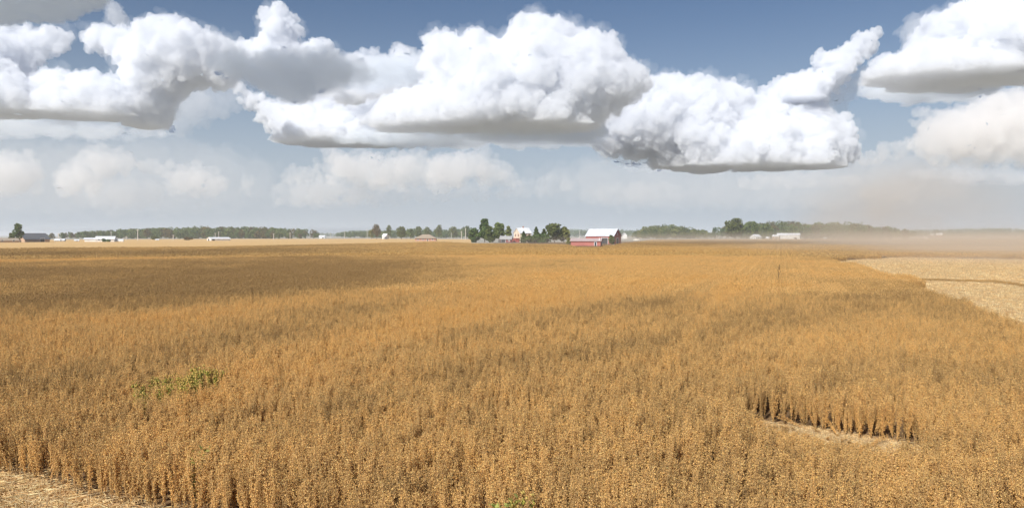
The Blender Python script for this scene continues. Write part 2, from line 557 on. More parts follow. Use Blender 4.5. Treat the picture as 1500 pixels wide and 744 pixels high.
def scatter(name, pos, rots, scls, vidx, tones, variants, mat):
    me = bpy.data.meshes.new(name)
    n = len(pos)
    me.vertices.add(n)
    me.vertices.foreach_set('co', np.array(pos, dtype=np.float32).ravel())
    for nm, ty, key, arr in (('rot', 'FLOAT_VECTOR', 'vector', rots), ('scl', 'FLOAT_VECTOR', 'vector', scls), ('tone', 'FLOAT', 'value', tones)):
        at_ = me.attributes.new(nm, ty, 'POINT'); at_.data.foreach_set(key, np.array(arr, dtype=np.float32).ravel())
    at_ = me.attributes.new('var', 'INT', 'POINT'); at_.data.foreach_set('value', np.array(vidx, dtype=np.int32))
    me.update()
    o = link(name, me, mat)
    col = bpy.data.collections.new(name + '_shapes')
    for i, v in enumerate(variants):
        v.name = '%s_%02d' % (v.name.split('.')[0], i)
        col.objects.link(v)
    order = sorted(range(len(variants)), key=lambda i: variants[i].name)
    rank = {i: k for k, i in enumerate(order)}
    at_.data.foreach_set('value', np.array([rank[i] for i in vidx], dtype=np.int32))
    ng = bpy.data.node_groups.new(name + '_scatter', 'GeometryNodeTree')
    ng.interface.new_socket('Geometry', in_out='INPUT', socket_type='NodeSocketGeometry')
    ng.interface.new_socket('Geometry', in_out='OUTPUT', socket_type='NodeSocketGeometry')
    N = ng.nodes; L = ng.links
    gi, go = N.new('NodeGroupInput'), N.new('NodeGroupOutput')
    ci = N.new('GeometryNodeCollectionInfo'); ci.inputs['Collection'].default_value = col; ci.inputs['Separate Children'].default_value = True
    ci.inputs['Reset Children'].default_value = True
    iop = N.new('GeometryNodeInstanceOnPoints'); iop.inputs['Pick Instance'].default_value = True
    def attr(nm, ty):
        q = N.new('GeometryNodeInputNamedAttribute'); q.data_type = ty; q.inputs['Name'].default_value = nm
        return [s for s in q.outputs if s.enabled][0]
    L.new(gi.outputs[0], iop.inputs['Points']); L.new(ci.outputs[0], iop.inputs['Instance'])
    L.new(attr('var', 'INT'), iop.inputs['Instance Index'])
    e2r = N.new('FunctionNodeEulerToRotation'); L.new(attr('rot', 'FLOAT_VECTOR'), e2r.inputs[0]); L.new(e2r.outputs[0], iop.inputs['Rotation'])
    L.new(attr('scl', 'FLOAT_VECTOR'), iop.inputs['Scale'])
    L.new(iop.outputs[0], go.inputs[0])
    md = o.modifiers.new('scatter', 'NODES'); md.node_group = ng
    return o
crop = scatter('soybean_crop', pos, rots, scls, vidx, tones, variants, CROP_MAT)
stuff(crop, 'ripe golden brown soybean crop standing in rows across the whole field', 'crop')

# ------------------------------------------------------------------ cut straw lying on the stubble
def straw_mat():
    m, n, l, b = new_mat('cut_straw')
    b.inputs['Roughness'].default_value = 0.8
    at_ = n.new('ShaderNodeAttribute'); at_.attribute_name = 'col'
    l.new(at_.outputs['Color'], b.inputs['Base Color'])
    return m
STRAW_MAT = straw_mat()
sv = []
for i in range(4):
    rr = random.Random(500 + i); tm = TriMesh()
    for q in range(70):
        p = Vector((rr.uniform(-0.5, 0.5), rr.uniform(-0.5, 0.5), rr.uniform(0.003, 0.035)))
        a = rr.uniform(0, 6.283); L_ = rr.uniform(0.06, 0.28)
        d = Vector((math.cos(a), math.sin(a), rr.uniform(-0.2, 0.2))) * L_
        c = jit(rr.choice([(0.79, 0.55, 0.26), (0.72, 0.47, 0.20), (0.80, 0.60, 0.33), (0.47, 0.28, 0.11)]), rr)
        stick(tm, [p, p + d], rr.uniform(0.004, 0.009), 0.003, c)
    for q in range(6):                                  # stub ends still standing
        p = Vector((rr.uniform(-0.5, 0.5), rr.uniform(-0.5, 0.5), 0))
        stick(tm, [p, p + Vector((rr.uniform(-0.02, 0.02), rr.uniform(-0.02, 0.02), rr.uniform(0.06, 0.13)))], 0.006, 0.004, (0.5, 0.35, 0.18))
    sv.append(source('straw_tuft', tm.build('straw_tuft', STRAW_MAT)))
pos, rots, scls, vidx, tones = [], [], [], [], []
r = random.Random(6)
def straw_at(x, y, s):
    put(x, y, 0.008, 0, 0, r.uniform(0, 6.283), s, s, r.randrange(4), 0.5)
for q in range(60000):                                   # corner at the lower left
    x, y = r.uniform(-16, -1), r.uniform(7, 16)
    if len(pos) > 620:
        break
    if abs(x) < 0.72 * y + 2 and not in_crop(x, y):
        straw_at(x, y, r.uniform(0.8, 1.2))
k0 = len(pos)
for q in range(200000):                                  # cut strip on the right
    if len(pos) - k0 > 4200:
        break
    y = 28 + 110 * r.random() ** 1.3
    x = r.uniform(0.28 * y, 0.74 * y)
    if not in_crop(x, y) and 375 < px_of(x, y)[1]:
        straw_at(x, y, r.uniform(1.0, 1.6) * (1 + y / 120))
for q in range(420):                                     # the gap in the crop
    (ax, ay), (bx, by) = GAP[q % 3], GAP[q % 3 + 1]
    t = r.random()
    straw_at(ax + (bx - ax) * t + r.uniform(-0.2, 0.2), ay + (by - ay) * t - r.uniform(0.05, 1.1), r.uniform(0.5, 0.9))
st = scatter('straw', pos, rots, scls, vidx, tones, sv, STRAW_MAT)
stuff(st, 'pale cut straw and stubble litter lying on the harvested ground', 'straw')
print('straw', len(pos), round(time.time() - T0, 1))
# ------------------------------------------------------------------ trees
def leaf_mat(name, c0, c1):
    m, n, l, b = new_mat(name)
    b.inputs['Roughness'].default_value = 0.7
    b.inputs['Specular IOR Level'].default_value = 0.2
    g = n.new('ShaderNodeNewGeometry')
    rp = n.new('ShaderNodeValToRGB')
    rp.color_ramp.elements[0].color = (*c0, 1); rp.color_ramp.elements[1].color = (*c1, 1)
    l.new(g.outputs['Random Per Island'], rp.inputs[0])
    oi = n.new('ShaderNodeObjectInfo')
    hs = n.new('ShaderNodeHueSaturation')
    k = n.new('ShaderNodeMath'); k.operation = 'MULTIPLY_ADD'; k.inputs[1].default_value = 0.05; k.inputs[2].default_value = 0.475
    l.new(oi.outputs['Random'], k.inputs[0]); l.new(k.outputs[0], hs.inputs['Hue'])
    l.new(rp.outputs[0], hs.inputs['Color']); l.new(hs.outputs[0], b.inputs['Base Color'])
    tr = n.new('ShaderNodeBsdfTranslucent'); l.new(hs.outputs[0], tr.inputs[0])
    mx = n.new('ShaderNodeMixShader'); mx.inputs[0].default_value = 0.25
    l.new(b.outputs[0], mx.inputs[1]); l.new(tr.outputs[0], mx.inputs[2]); l.new(mx.outputs[0], n['Material Output'].inputs['Surface'])
    return m
LEAF = leaf_mat('broad_leaves', (0.08, 0.115, 0.028), (0.19, 0.22, 0.065))
LEAF_DARK = leaf_mat('dark_leaves', (0.07, 0.105, 0.028), (0.16, 0.20, 0.055))
LEAF_PALE = leaf_mat('pale_leaves', (0.13, 0.16, 0.04), (0.26, 0.27, 0.085))
LEAF_RUST = leaf_mat('turning_leaves', (0.09, 0.075, 0.025), (0.20, 0.14, 0.05))
NEEDLE = leaf_mat('needles', (0.06, 0.095, 0.028), (0.14, 0.185, 0.05))
BARK = plain('bark', (0.14, 0.105, 0.075), 0.95, 0.3, 6)

def leaves_np(centres, sizes, r):
    n = len(centres)
    g = np.random.default_rng(r.randrange(1 << 30))
    u = g.normal(size=(n, 3)); u /= np.linalg.norm(u, axis=1, keepdims=True)
    w = g.normal(size=(n, 3)); w -= u * (u * w).sum(1, keepdims=True); w /= np.linalg.norm(w, axis=1, keepdims=True)
    s = np.asarray(sizes)[:, None]
    c = np.asarray(centres)
    v = np.stack([c + u * s, c + w * s * 0.62, c - u * s * 0.9, c - w * s * 0.55], 1).reshape(-1, 3)
    f = np.arange(4 * n).reshape(-1, 4)
    return v, f

def crown_points(r, H, W, kind, n):
    """leaf clump centres for a crown of height H, width W standing on the ground"""
    pts = []
    if kind == 'conifer':
        while len(pts) < n:
            t = r.random() ** 0.8
            z = H * (0.06 + 0.94 * t)
            rad = W / 2 * (1 - t) ** 0.85 * (0.72 + 0.28 * math.sin(z * 4.5 + 1)) + 0.12
            q = math.sqrt(r.uniform(0.25, 1))
            a = r.uniform(0, 6.283)
            k = 1 + 0.22 * mnoise.noise(Vector((math.cos(a) * 2, math.sin(a) * 2, z)))
            pts.append((math.cos(a) * rad * q * k, math.sin(a) * rad * q * k, z - 0.15 * q * rad))
        return pts
    base = {'round': 0.18, 'tall': 0.15, 'bush': 0.0, 'open': 0.22}[kind]
    lobes = []
    nl = {'round': 11, 'tall': 10, 'bush': 7, 'open': 8}[kind]
    for i in range(nl):
        t = (i + r.random()) / nl
        z = H * (base + (1 - base) * (0.14 + 0.74 * t))
        prof = math.sin(math.pi * min(1, 0.18 + 0.80 * t)) ** 0.7
        a = i * 2.4 + r.uniform(-0.5, 0.5)
        d = W / 2 * prof * r.uniform(0.25, 0.62)
        rad = W / 2 * r.uniform(0.34, 0.56) * (0.75 if kind == 'open' else 1)
        lobes.append((Vector((math.cos(a) * d, math.sin(a) * d, z)), rad, min(rad, H * 0.2)))
    while len(pts) < n:
        c, a, b = r.choice(lobes)
        u = Vector((r.gauss(0, 1), r.gauss(0, 1), r.gauss(0, 1))).normalized() * (r.uniform(0.35, 1) ** 0.5)
        p = c + Vector((u.x * a, u.y * a, u.z * b))
        if mnoise.noise(p * (4.5 / W) + Vector((H, W, 0))) < -0.28:
            continue
        if p.z > H * 1.02 or p.z < 0.1:
            continue
        pts.append(p[:])
    return pts

def trunk_mesh(name, r, H, W, kind):
    tm = []
    vs, fs = [], []
    def tube(pts, r0, r1, k=6):
        o = len(vs)
        for i, p in enumerate(pts):
            d, u, v = frame(pts[min(i + 1, len(pts) - 1)] - pts[max(i - 1, 0)])
            q = r0 + (r1 - r0) * i / (len(pts) - 1)
            for j in range(k):
                a = j * 6.2832 / k
                vs.append((p + u * (q * math.cos(a)) + v * (q * math.sin(a)))[:])
            if i:
                for j in range(k):
                    a_, b_ = o + (i - 1) * k + j, o + (i - 1) * k + (j + 1) % k
                    fs.append((a_, b_, b_ + k, a_ + k))
    tr = H * 0.022 + 0.04
    top = H * (0.9 if kind == 'conifer' else 0.62)
    tube([Vector((0, 0, -0.1)), Vector((0.05, 0.03, top * 0.4)), Vector((0.1 * r.uniform(-1, 1), 0.1, top))], tr, tr * 0.25)
    if kind != 'conifer':
        for i in range(6):
            a = i * 1.05 + r.uniform(-0.3, 0.3); z = H * r.uniform(0.16, 0.45)
            e = Vector((math.cos(a) * W * 0.33, math.sin(a) * W * 0.33, z + H * r.uniform(0.18, 0.32)))
            tube([Vector((0, 0, z)), e * 0.5 + Vector((0, 0, z * 0.55)), e], tr * 0.5, tr * 0.12, 4)
    me = bpy.data.meshes.new(name); me.from_pydata(vs, [], fs); me.update()
    return me

def set_thing(o, label, cat, group=None):
    o['label'] = label; o['category'] = cat
    if group:
        o['group'] = group
    return o
def empty(name, loc, rz=0.0):
    o = bpy.data.objects.new(name, None); C.objects.link(o)
    o.location = loc; o.rotation_euler = (0, 0, rz)
    o.empty_display_size = 1
    return o

_tree_cache = {}
def tree(name, label, px, top, base, w_px, kind='round', leaf=LEAF, dist=None, group='trees along the far edge of the field', n=None, cat='tree'):
    """one tree or shrub standing where the photograph shows it: px its axis, top and base pixel rows"""
    d = dist or CAM_H * FPX / (base - 345.0)
    H = at(px, top, d).z
    W = w_px * d / FPX * (1.2 if kind == 'conifer' else 1.28)
    r = random.Random(int(px * 13 + top * 7))
    root = empty(name, (xat(px, d), d, 0), r.uniform(0, 6.28))
    set_thing(root, label, cat, group)
    hpx = (base - top)
    n = n or int(240 + 34 * w_px * hpx / 10)
    pts = crown_points(r, H, W, kind, n)
    size = [r.uniform(0.6, 1.25) * (0.42 + 0.028 * W) for _ in pts]
    v, f = leaves_np(np.array(pts), size, r)
    me = mesh_from_np('crown', v, f)
    link('crown', me, leaf, root)
    link('trunk', trunk_mesh('trunk', r, H, W, kind), BARK, root)
    return root

def wood(name, label, tops, d, depth, leafs, step, seed, nleaf=260, cat='woods'):
    """a far wood that reads as one mass: tops is its skyline in photograph pixels"""
    r = random.Random(seed)
    V, F, off, mats = [], [], 0, []
    x = tops[0][0]
    while x < tops[-1][0]:
        for i in range(len(tops) - 1):
            if tops[i][0] <= x <= tops[i + 1][0]:
                break
        (ax, ay), (bx, by) = tops[i], tops[i + 1]
        ty = ay + (by - ay) * (x - ax) / max(1e-6, bx - ax)
        for row in range(3):
            dd = d + depth * (row + r.random()) / 3
            H = max(2.0, at(x, ty, d).z * r.uniform(0.84, 1.06) * (0.80, 0.98, 1.0)[row])
            W = H * r.uniform(0.8, 1.15)
            pts = crown_points(r, H, W, r.choice(['round', 'bush', 'bush', 'tall'] if row else ['bush', 'bush', 'round']), nleaf)
            pts = np.array(pts) + np.array([xat(x + r.uniform(-0.5, 0.5) * step, d) , dd, 0])
            v, f = leaves_np(pts, [r.uniform(0.7, 1.3) * (0.45 + 0.04 * W) for _ in pts], r)
            V.append(v); F.append(f + off); off += len(v)
            mats += [r.choice(range(len(leafs)))] * len(f)
        x += step
    me = mesh_from_np(name, np.concatenate(V), np.concatenate(F))
    for q in leafs:
        me.materials.append(q)
    me.polygons.foreach_set('material_index', np.array(mats, dtype=np.int32))
    o = link(name, me)
    return stuff(o, label, cat)

wood('woods', 'long dark green wood across the left horizon behind the white farm buildings', [(48, 341), (66, 339.5), (90, 337), (130, 334.5), (180, 332), (260, 330.5), (330, 331), (380, 332.5), (408, 335), (423, 341)], 900, 160, [LEAF, LEAF_DARK, LEAF, LEAF_RUST], 4.0, 1)
wood('woods', 'distant bluish line of trees between the left wood and the pole row', [(418, 341.5), (450, 341), (500, 341)], 2600, 150, [LEAF_DARK, LEAF], 3.0, 2, 120)
wood('woods', 'low green tree belt just left of the tall tree beside the poles', [(493, 338.5), (510, 337), (530, 336.5), (548, 336.5)], 1250, 90, [LEAF, LEAF_DARK], 4.0, 3, 180)
wood('woods', 'green tree belt behind the tan house with the hipped roof', [(545, 338), (575, 336), (600, 335), (640, 337), (665, 335), (690, 333)], 1150, 90, [LEAF, LEAF_PALE, LEAF_DARK], 4.0, 4, 200)
wood('woods', 'distant low tree line seen behind the red barn', [(826, 335.5), (870, 334.5), (905, 335.5), (955, 336)], 1900, 120, [LEAF, LEAF_DARK], 3.5, 5, 140)
wood('woods', 'hazy green wood with a domed outline right of the red barn', [(948, 338), (958, 333), (972, 329.5), (995, 328), (1014, 329), (1024, 332), (1036, 334.5), (1050, 337)], 900, 110, [LEAF, LEAF_DARK, LEAF_PALE], 3.6, 6)
wood('woods', 'large green wood half veiled in dust behind the long white shed', [(1092, 330), (1110, 327.5), (1130, 329), (1146, 326), (1165, 323.5), (1210, 323.5), (1222, 327), (1235, 327.5), (1247, 323), (1280, 325), (1292, 328), (1324, 329), (1336, 333), (1352, 336)], 850, 120, [LEAF, LEAF_DARK, LEAF, LEAF_RUST], 3.8, 7)
wood('woods', 'distant dark tree line along the right horizon beyond the dust', [(1345, 336), (1400, 336), (1432, 334), (1455, 334.5), (1482, 333.5), (1530, 334)], 2000, 140, [LEAF_DARK, LEAF], 3.5, 8, 150)

tree('broadleaf_tree', 'tall narrow tree beside the tan barn at the far left', 27, 327.5, 354.5, 12, 'tall', LEAF_DARK, 440)
tree('broadleaf_tree', 'small rounded tree left of the tall narrow tree by the tan barn', 17, 341, 354.5, 7, 'round', LEAF_DARK, 445)
tree('broadleaf_tree', 'tall tree with rusty leaves at the left end of the pole row trees', 552, 328.5, 350, 12, 'tall', LEAF_RUST, 820)
tree('broadleaf_tree', 'short pale tree just left of the rusty tall tree', 544, 336, 350, 9, 'round', LEAF_PALE, 830)
tree('broadleaf_tree', 'slim green tree above the small white house', 569, 329.5, 350, 9, 'tall', LEAF, 850)
tree('broadleaf_tree', 'broad dark round tree right of the small white house', 588, 332, 350, 15, 'round', LEAF_DARK, 780)
tree('broadleaf_tree', 'low green tree directly left of the hipped roof house', 601, 335, 350, 12, 'round', LEAF, 860)
tree('broadleaf_tree', 'green tree rising behind the left slope of the hipped roof', 613, 332, 349.5, 12, 'round', LEAF, 900)
tree('broadleaf_tree', 'round green tree rising behind the right slope of the hipped roof', 626, 333, 349.5, 12, 'round', LEAF, 900)
tree('broadleaf_tree', 'upright tree just right of the hipped roof house', 643, 329, 349.5, 11, 'tall', LEAF, 900)
tree('broadleaf_tree', 'hazy round tree left of the pair of pale poles', 664, 332, 349.5, 13, 'round', LEAF, 960)
tree('broadleaf_tree', 'hazy tree directly behind the pair of pale poles', 683, 331, 349.5, 15, 'round', LEAF, 960)
tree('conifer_tree', 'low broad dark evergreen at the left end of the farmyard trees', 695, 333.5, 355, 17, 'bush', LEAF_DARK, 430)
tree('conifer_tree', 'tallest dark evergreen in the farmyard left of the garage', 710, 321.5, 355.3, 18, 'tall', LEAF_DARK, 425)
tree('conifer_tree', 'dark bushy evergreen leaning against the tallest farmyard evergreen', 718, 331, 355.5, 17, 'bush', LEAF_DARK, 422)
tree('broadleaf_tree', 'lighter spreading tree with visible trunk left of the farmhouse garage', 731, 327, 354.5, 22, 'open', LEAF_PALE, 440)
tree('broadleaf_tree', 'pale slim tree behind the garage left of the farmhouse', 745, 331, 353, 9, 'tall', LEAF_PALE, 500)
tree('conifer_shrub', 'small cone shaped evergreen in front of the white roofed farmhouse', 767, 339.5, 355.6, 12, 'conifer', NEEDLE, 408, cat='shrub', group='shrubs around the farmhouse')
tree('conifer_shrub', 'low dark hedge shrub right of the cone shaped evergreen', 776, 344.5, 355.6, 18, 'bush', NEEDLE, 407, cat='shrub', group='shrubs around the farmhouse')
tree('conifer_tree', 'pointed evergreen just right of the farmhouse', 785.5, 333, 355.6, 16, 'conifer', NEEDLE, 412)
tree('conifer_tree', 'shorter pointed evergreen left of the big round tree', 797, 336, 355.6, 18, 'conifer', NEEDLE, 410)
tree('conifer_shrub', 'dense low evergreen filling the gap under the two pointed ones', 791, 343, 355.8, 26, 'bush', NEEDLE, 405, cat='shrub', group='shrubs around the farmhouse')
tree('broadleaf_tree', 'big round green tree left of the red barn', 812, 327.8, 355.5, 23, 'round', LEAF, 415)
tree('broadleaf_tree', 'paler round tree against the right side of the big round tree', 826, 332.5, 355.3, 17, 'round', LEAF_PALE, 418)
tree('leafy_shrub', 'small pale bush at the left end of the low red shed', 833.5, 348.5, 357.5, 8, 'bush', LEAF_PALE, 345, cat='shrub', group='shrubs around the farmhouse')
tree('leafy_shrub', 'dark upright bush standing against the front of the red barn', 896, 345, 357.6, 9.5, 'bush', LEAF_DARK, 341, cat='shrub', group='shrubs around the farmhouse')
tree('leafy_shrub', 'left of the two small dark shrubs before the white farmhouse', 152, 350, 354.2, 5.5, 'bush', LEAF_DARK, 470, cat='shrub', group='shrubs before the white farmhouse')
tree('leafy_shrub', 'right of the two small dark shrubs before the white farmhouse', 159.5, 350.8, 354.2, 5, 'bush', LEAF_DARK, 470, cat='shrub', group='shrubs before the white farmhouse')
tree('leafy_shrub', 'low rusty bush at the foot of the left wood', 275, 347.5, 351.5, 14, 'bush', LEAF_RUST, 640, cat='shrub', group='bushes at the foot of the left wood')
tree('leafy_shrub', 'dark rounded bush at the foot of the left wood', 226, 345.5, 351.5, 10, 'bush', LEAF_DARK, 700, cat='shrub', group='bushes at the foot of the left wood')
tree('broadleaf_tree', 'small hazy tree at the right end of the domed wood', 1047, 332.5, 348.5, 9, 'tall', LEAF_DARK, 900)
tree('broadleaf_tree', 'smallest hazy tree between the domed wood and the big dark tree', 1058, 334.5, 348.5, 8, 'tall', LEAF_DARK, 920)
tree('broadleaf_tree', 'big dark spreading tree left of the small white house in the haze', 1077, 320.5, 350.8, 27, 'round', LEAF_DARK, 660)
tree('broadleaf_tree', 'rounded green tree behind the small white house in the haze', 1100, 325, 350, 24, 'round', LEAF, 720)
tree('broadleaf_tree', 'hazy round tree between the small white house and the long white shed', 1122, 328, 349.5, 16, 'round', LEAF, 760)
tree('broadleaf_tree', 'dark dusty tree standing before the veiled wood', 1262, 333, 350.5, 22, 'bush', LEAF_DARK, 700)

# ------------------------------------------------------------------ utility poles
WOODP = plain('weathered_pole', (0.60, 0.56, 0.50), 0.9, 0.12, 3)
GLASSY = plain('insulator_glaze', (0.45, 0.47, 0.48), 0.3, 0.05)
def cyl(bm, c, r0, r1, h, k=8, rot=None):
    m = Matrix.Translation(c + Vector((0, 0, h / 2))) if rot is None else rot
    bmesh.ops.create_cone(bm, cap_ends=True, segments=k, radius1=r0, radius2=r1, depth=h, matrix=m)
def box(bm, c, s, rot=None):
    m = Matrix.Translation(c)
    if rot is not None:
        m = m @ rot
    m = m @ Matrix.Diagonal((*s, 1))
    bmesh.ops.create_cube(bm, size=1.0, matrix=m)
def from_bm(name, bm, mat, parent):
    me = bpy.data.meshes.new(name)
    bmesh.ops.recalc_face_normals(bm, faces=bm.faces[:])
    bm.to_mesh(me); bm.free()
    return link(name, me, mat, parent)
def pole(px, top, base, label, arm=True):
    d = CAM_H * FPX / (base - 345.0)
    d = min(d, 1000)
    H = at(px, top, d).z
    root = empty('utility_pole', (xat(px, d), d, 0), R(15))
    set_thing(root, label, 'utility pole', 'utility poles along the far road')
    bm = bmesh.new(); cyl(bm, Vector((0, 0, -0.3)), 0.30, 0.22, H + 0.3, 10)
    from_bm('post', bm, WOODP, root)
    if arm:
        bm = bmesh.new(); box(bm, Vector((0, -0.2, H - 0.6)), (2.4, 0.12, 0.14))
        a = from_bm('crossarm', bm, WOODP, root)
        for x in (-1.1, -0.5, 0.5, 1.1):
            bm = bmesh.new(); cyl(bm, Vector((x, -0.2, H - 0.53)), 0.06, 0.04, 0.22)
            from_bm('insulator', bm, GLASSY, a)
for a in [(163, 339, 350.6, 'pale pole rising behind the right end of the white farmhouse roof'),
          (185, 346, 352, 'short thin pole just right of the white farmhouse'),
          (202, 336, 352, 'tall pole before the left wood right of the white farmhouse'),
          (254, 344, 351.6, 'pole standing before the middle of the left wood'),
          (315.5, 341, 350.2, 'left of the two poles behind the low white shed'),
          (320.5, 339, 350.2, 'right of the two poles behind the low white shed'),
          (401, 342, 351, 'thin pole near the right end of the left wood'),
          (425, 340.5, 350.8, 'pale pole in the gap just right of the left wood'),
          (484, 341, 349.4, 'pole left of the low green tree belt'),
          (505, 338.5, 349.6, 'pole standing before the low green tree belt'),
          (538, 336, 349.6, 'pole immediately left of the rusty tall tree'),
          (571, 341, 349.4, 'short pole just right of the small white house'),
          (617, 341, 349.2, 'thin pole seen above the hipped roof'),
          (661, 341, 349.6, 'thin short pole left of the pair of pale poles'),
          (676, 338.5, 351, 'shorter of the pair of pale poles left of the farmyard'),
          (682, 334, 351, 'taller of the pair of pale poles left of the farmyard'),
          (849, 338, 350, 'pale pole between the round tree and the red barn'),
          (1021, 334, 349, 'pole before the right end of the domed wood'),
          (1043, 336, 349, 'pole right of the domed wood in the haze'),
          (1210, 337, 349.5, 'faint pole before the veiled wood right of the white shed'),
          (1418, 338, 349, 'pale pole standing alone beyond the dust at right')]:
    pole(*a)

# ------------------------------------------------------------------ buildings
WHITE = ribbed('white_siding', (0.78, 0.77, 0.74), 0.5, 0.4, 'X', 0.88)
WHITE_ROOF = ribbed('white_metal_roof', (0.74, 0.75, 0.76), 0.4, 0.6, 'X', 0.85)
SILVER = ribbed('galvanised_roof', (0.62, 0.64, 0.66), 0.4, 0.6, 'X', 0.85)
RED = ribbed('red_barn_boards', (0.42, 0.085, 0.065), 0.7, 0.45, 'X', 0.75)
WORNRED = ribbed('weathered_red_boards', (0.42, 0.15, 0.12), 0.75, 0.45, 'X', 0.8)
MAROON = ribbed('maroon_boards', (0.20, 0.035, 0.035), 0.7, 0.4, 'X', 0.8)
PINKROOF = plain('weathered_roof', (0.46, 0.36, 0.34), 0.7, 0.15)
GREYROOF = plain('grey_shingles', (0.36, 0.35, 0.34), 0.85, 0.18, 3)
DARKROOF = plain('dark_shingles', (0.10, 0.105, 0.115), 0.8, 0.2, 3)
TANROOF = plain('tan_shingles', (0.33, 0.26, 0.19), 0.85, 0.18, 3)
TANWALL = plain('tan_siding', (0.46, 0.31, 0.21), 0.75, 0.1)
BRICK = plain('pinkish_brick', (0.42, 0.235, 0.18), 0.85, 0.2, 4)
CREAM = ribbed('cream_siding', (0.70, 0.60, 0.46), 0.6, 0.3, 'Z', 0.9)
TRIM = plain('pink_trim', (0.62, 0.33, 0.26), 0.6, 0.08)
WTRIM = plain('white_trim', (0.78, 0.77, 0.75), 0.5, 0.04)
DARK = plain('dark_opening', (0.03, 0.03, 0.035), 0.6, 0.1)
def pane_mat():
    m, n, l, b = new_mat('window_glass')
    b.inputs['Base Color'].default_value = (0.03, 0.04, 0.05, 1); b.inputs['Roughness'].default_value = 0.08
    return m
PANE = pane_mat()

def prism_wall(bm, L, D, He, Hr):
    """walls with two gable ends; ridge along x"""
    x, y = L / 2, D / 2
    v = [bm.verts.new(p) for p in [(-x, -y, 0), (x, -y, 0), (x, y, 0), (-x, y, 0), (-x, -y, He), (x, -y, He), (x, y, He), (-x, y, He), (-x, 0, Hr), (x, 0, Hr)]]
    for f in [(0, 1, 5, 4), (2, 3, 7, 6), (1, 2, 6, 9, 5), (3, 0, 4, 8, 7), (4, 5, 9, 8), (6, 7, 8, 9), (3, 2, 1, 0)]:
        bm.faces.new([v[i] for i in f])
def roof_slabs(bm, L, D, He, Hr, over=0.5, th=0.18):
    x = L / 2 + over
    s = (Hr - He) / (D / 2)
    ye, ze = D / 2 + over, He - over * s
    for sg in (-1, 1):
        p = [(-x, sg * ye, ze + 0.02), (x, sg * ye, ze + 0.02), (x, 0, Hr + 0.02), (-x, 0, Hr + 0.02)]
        a = [bm.verts.new(q) for q in p]
        b = [bm.verts.new((q[0], q[1], q[2] + th)) for q in p]
        bm.faces.new(a); bm.faces.new(b)
        for i in range(4):
            j = (i + 1) % 4
            bm.faces.new((a[i], a[j], b[j], b[i]))
def opening(parent, kind, c, w, h, face, D, L, frame_mat=None):
    """a door or window on the front (-y) or on an end (+-x): frame with its pane or leaf as a sub-part"""
    frame_mat = frame_mat or WTRIM
    t = 0.08
    if face == 'front':
        mk = lambda u, z, su, sz, o: (Vector((u, -D / 2 - o, z)), (su, 0.06, sz))
    else:
        sg = 1 if face == 'right' else -1
        mk = lambda u, z, su, sz, o: (Vector((sg * (L / 2 + o), u, z)), (0.06, su, sz))
    u, z = c
    bm = bmesh.new()
    for q in [mk(u - w / 2, z + h / 2, 2 * t, h + 2 * t, 0.045), mk(u + w / 2, z + h / 2, 2 * t, h + 2 * t, 0.045), mk(u, z + h + t / 2, w - 2 * t, t * 2, 0.045)] + ([mk(u, z, w - 2 * t, t * 2, 0.045)] if kind == 'window' else []):
        box(bm, *q)
    f = from_bm(kind, bm, frame_mat, parent)
    bm = bmesh.new(); box(bm, *mk(u, z + h / 2, w - 0.02, h - 0.02, 0.034))
    from_bm('pane' if kind == 'window' else 'leaf', bm, PANE if kind == 'window' else DARK, f)
def gable(name, label, px, base, width_px, eave, ridge, wall, roof, yaw=0, depth=8.0, doors=(), windows=(), dist=None, cat='building', frame_mat=None, group=None, over=0.4):
    d = dist or CAM_H * FPX / (base - 345.0)
    L = width_px * d / FPX
    He, Hr = at(px, eave, d).z, at(px, ridge, d).z
    root = empty(name, (xat(px, d), d, 0), -math.atan2(xat(px, d), d) - R(yaw))
    set_thing(root, label, cat, group)
    bm = bmesh.new(); prism_wall(bm, L, depth, He, Hr); from_bm('wall', bm, wall, root)
    bm = bmesh.new(); roof_slabs(bm, L, depth, He, Hr, over); from_bm('roof', bm, roof, root)
    for q in doors:
        opening(root, 'door', (q[0] * L if q[4] == 'front' else q[0] * depth, 0.0), q[1], q[2], q[4], depth, L, frame_mat)
    for q in windows:
        opening(root, 'window', (q[0] * L if q[4] == 'front' else q[0] * depth, q[3]), q[1], q[2], q[4], depth, L, frame_mat)
    return root, L, He, Hr, d

# far left farm
gable('tan_barn', 'tan barn with long dark roof beside the tall narrow tree', 48, 355, 33, 350.5, 342, TANWALL, DARKROOF, -22, 13, doors=[(0.2, 2.6, 2.2, 0, 'front')], windows=[(0.0, 1.0, 1.0, 3.2, 'left')], dist=455, cat='barn')
gable('farm_house', 'low tan house with pale end at the far left edge', 11, 356, 25, 352.6, 349.3, TANWALL, TANROOF, -8, 8, windows=[(-0.3, 1.2, 1.0, 0.5, 'front'), (0.25, 1.2, 1.0, 0.5, 'front')], dist=430, cat='house')
# small white place with a cross-armed light pole
gable('farm_cottage', 'small white cottage low under the cross shaped pole at left', 88, 354, 12, 352.2, 350.2, WHITE, WHITE_ROOF, 12, 5, doors=[(0.2, 0.9, 1.5, 0, 'front')], dist=500, cat='house')
pole(86, 341.8, 353, 'white pole with short crossarm above the small white cottage')
gable('garden_shed', 'tiny white shed between the small cottage and the white farmhouse', 112.5, 354, 5, 352.4, 351.2, WHITE, WHITE_ROOF, 5, 2.2, doors=[(0.1, 0.6, 1.0, 0, 'front')], dist=500, cat='shed')
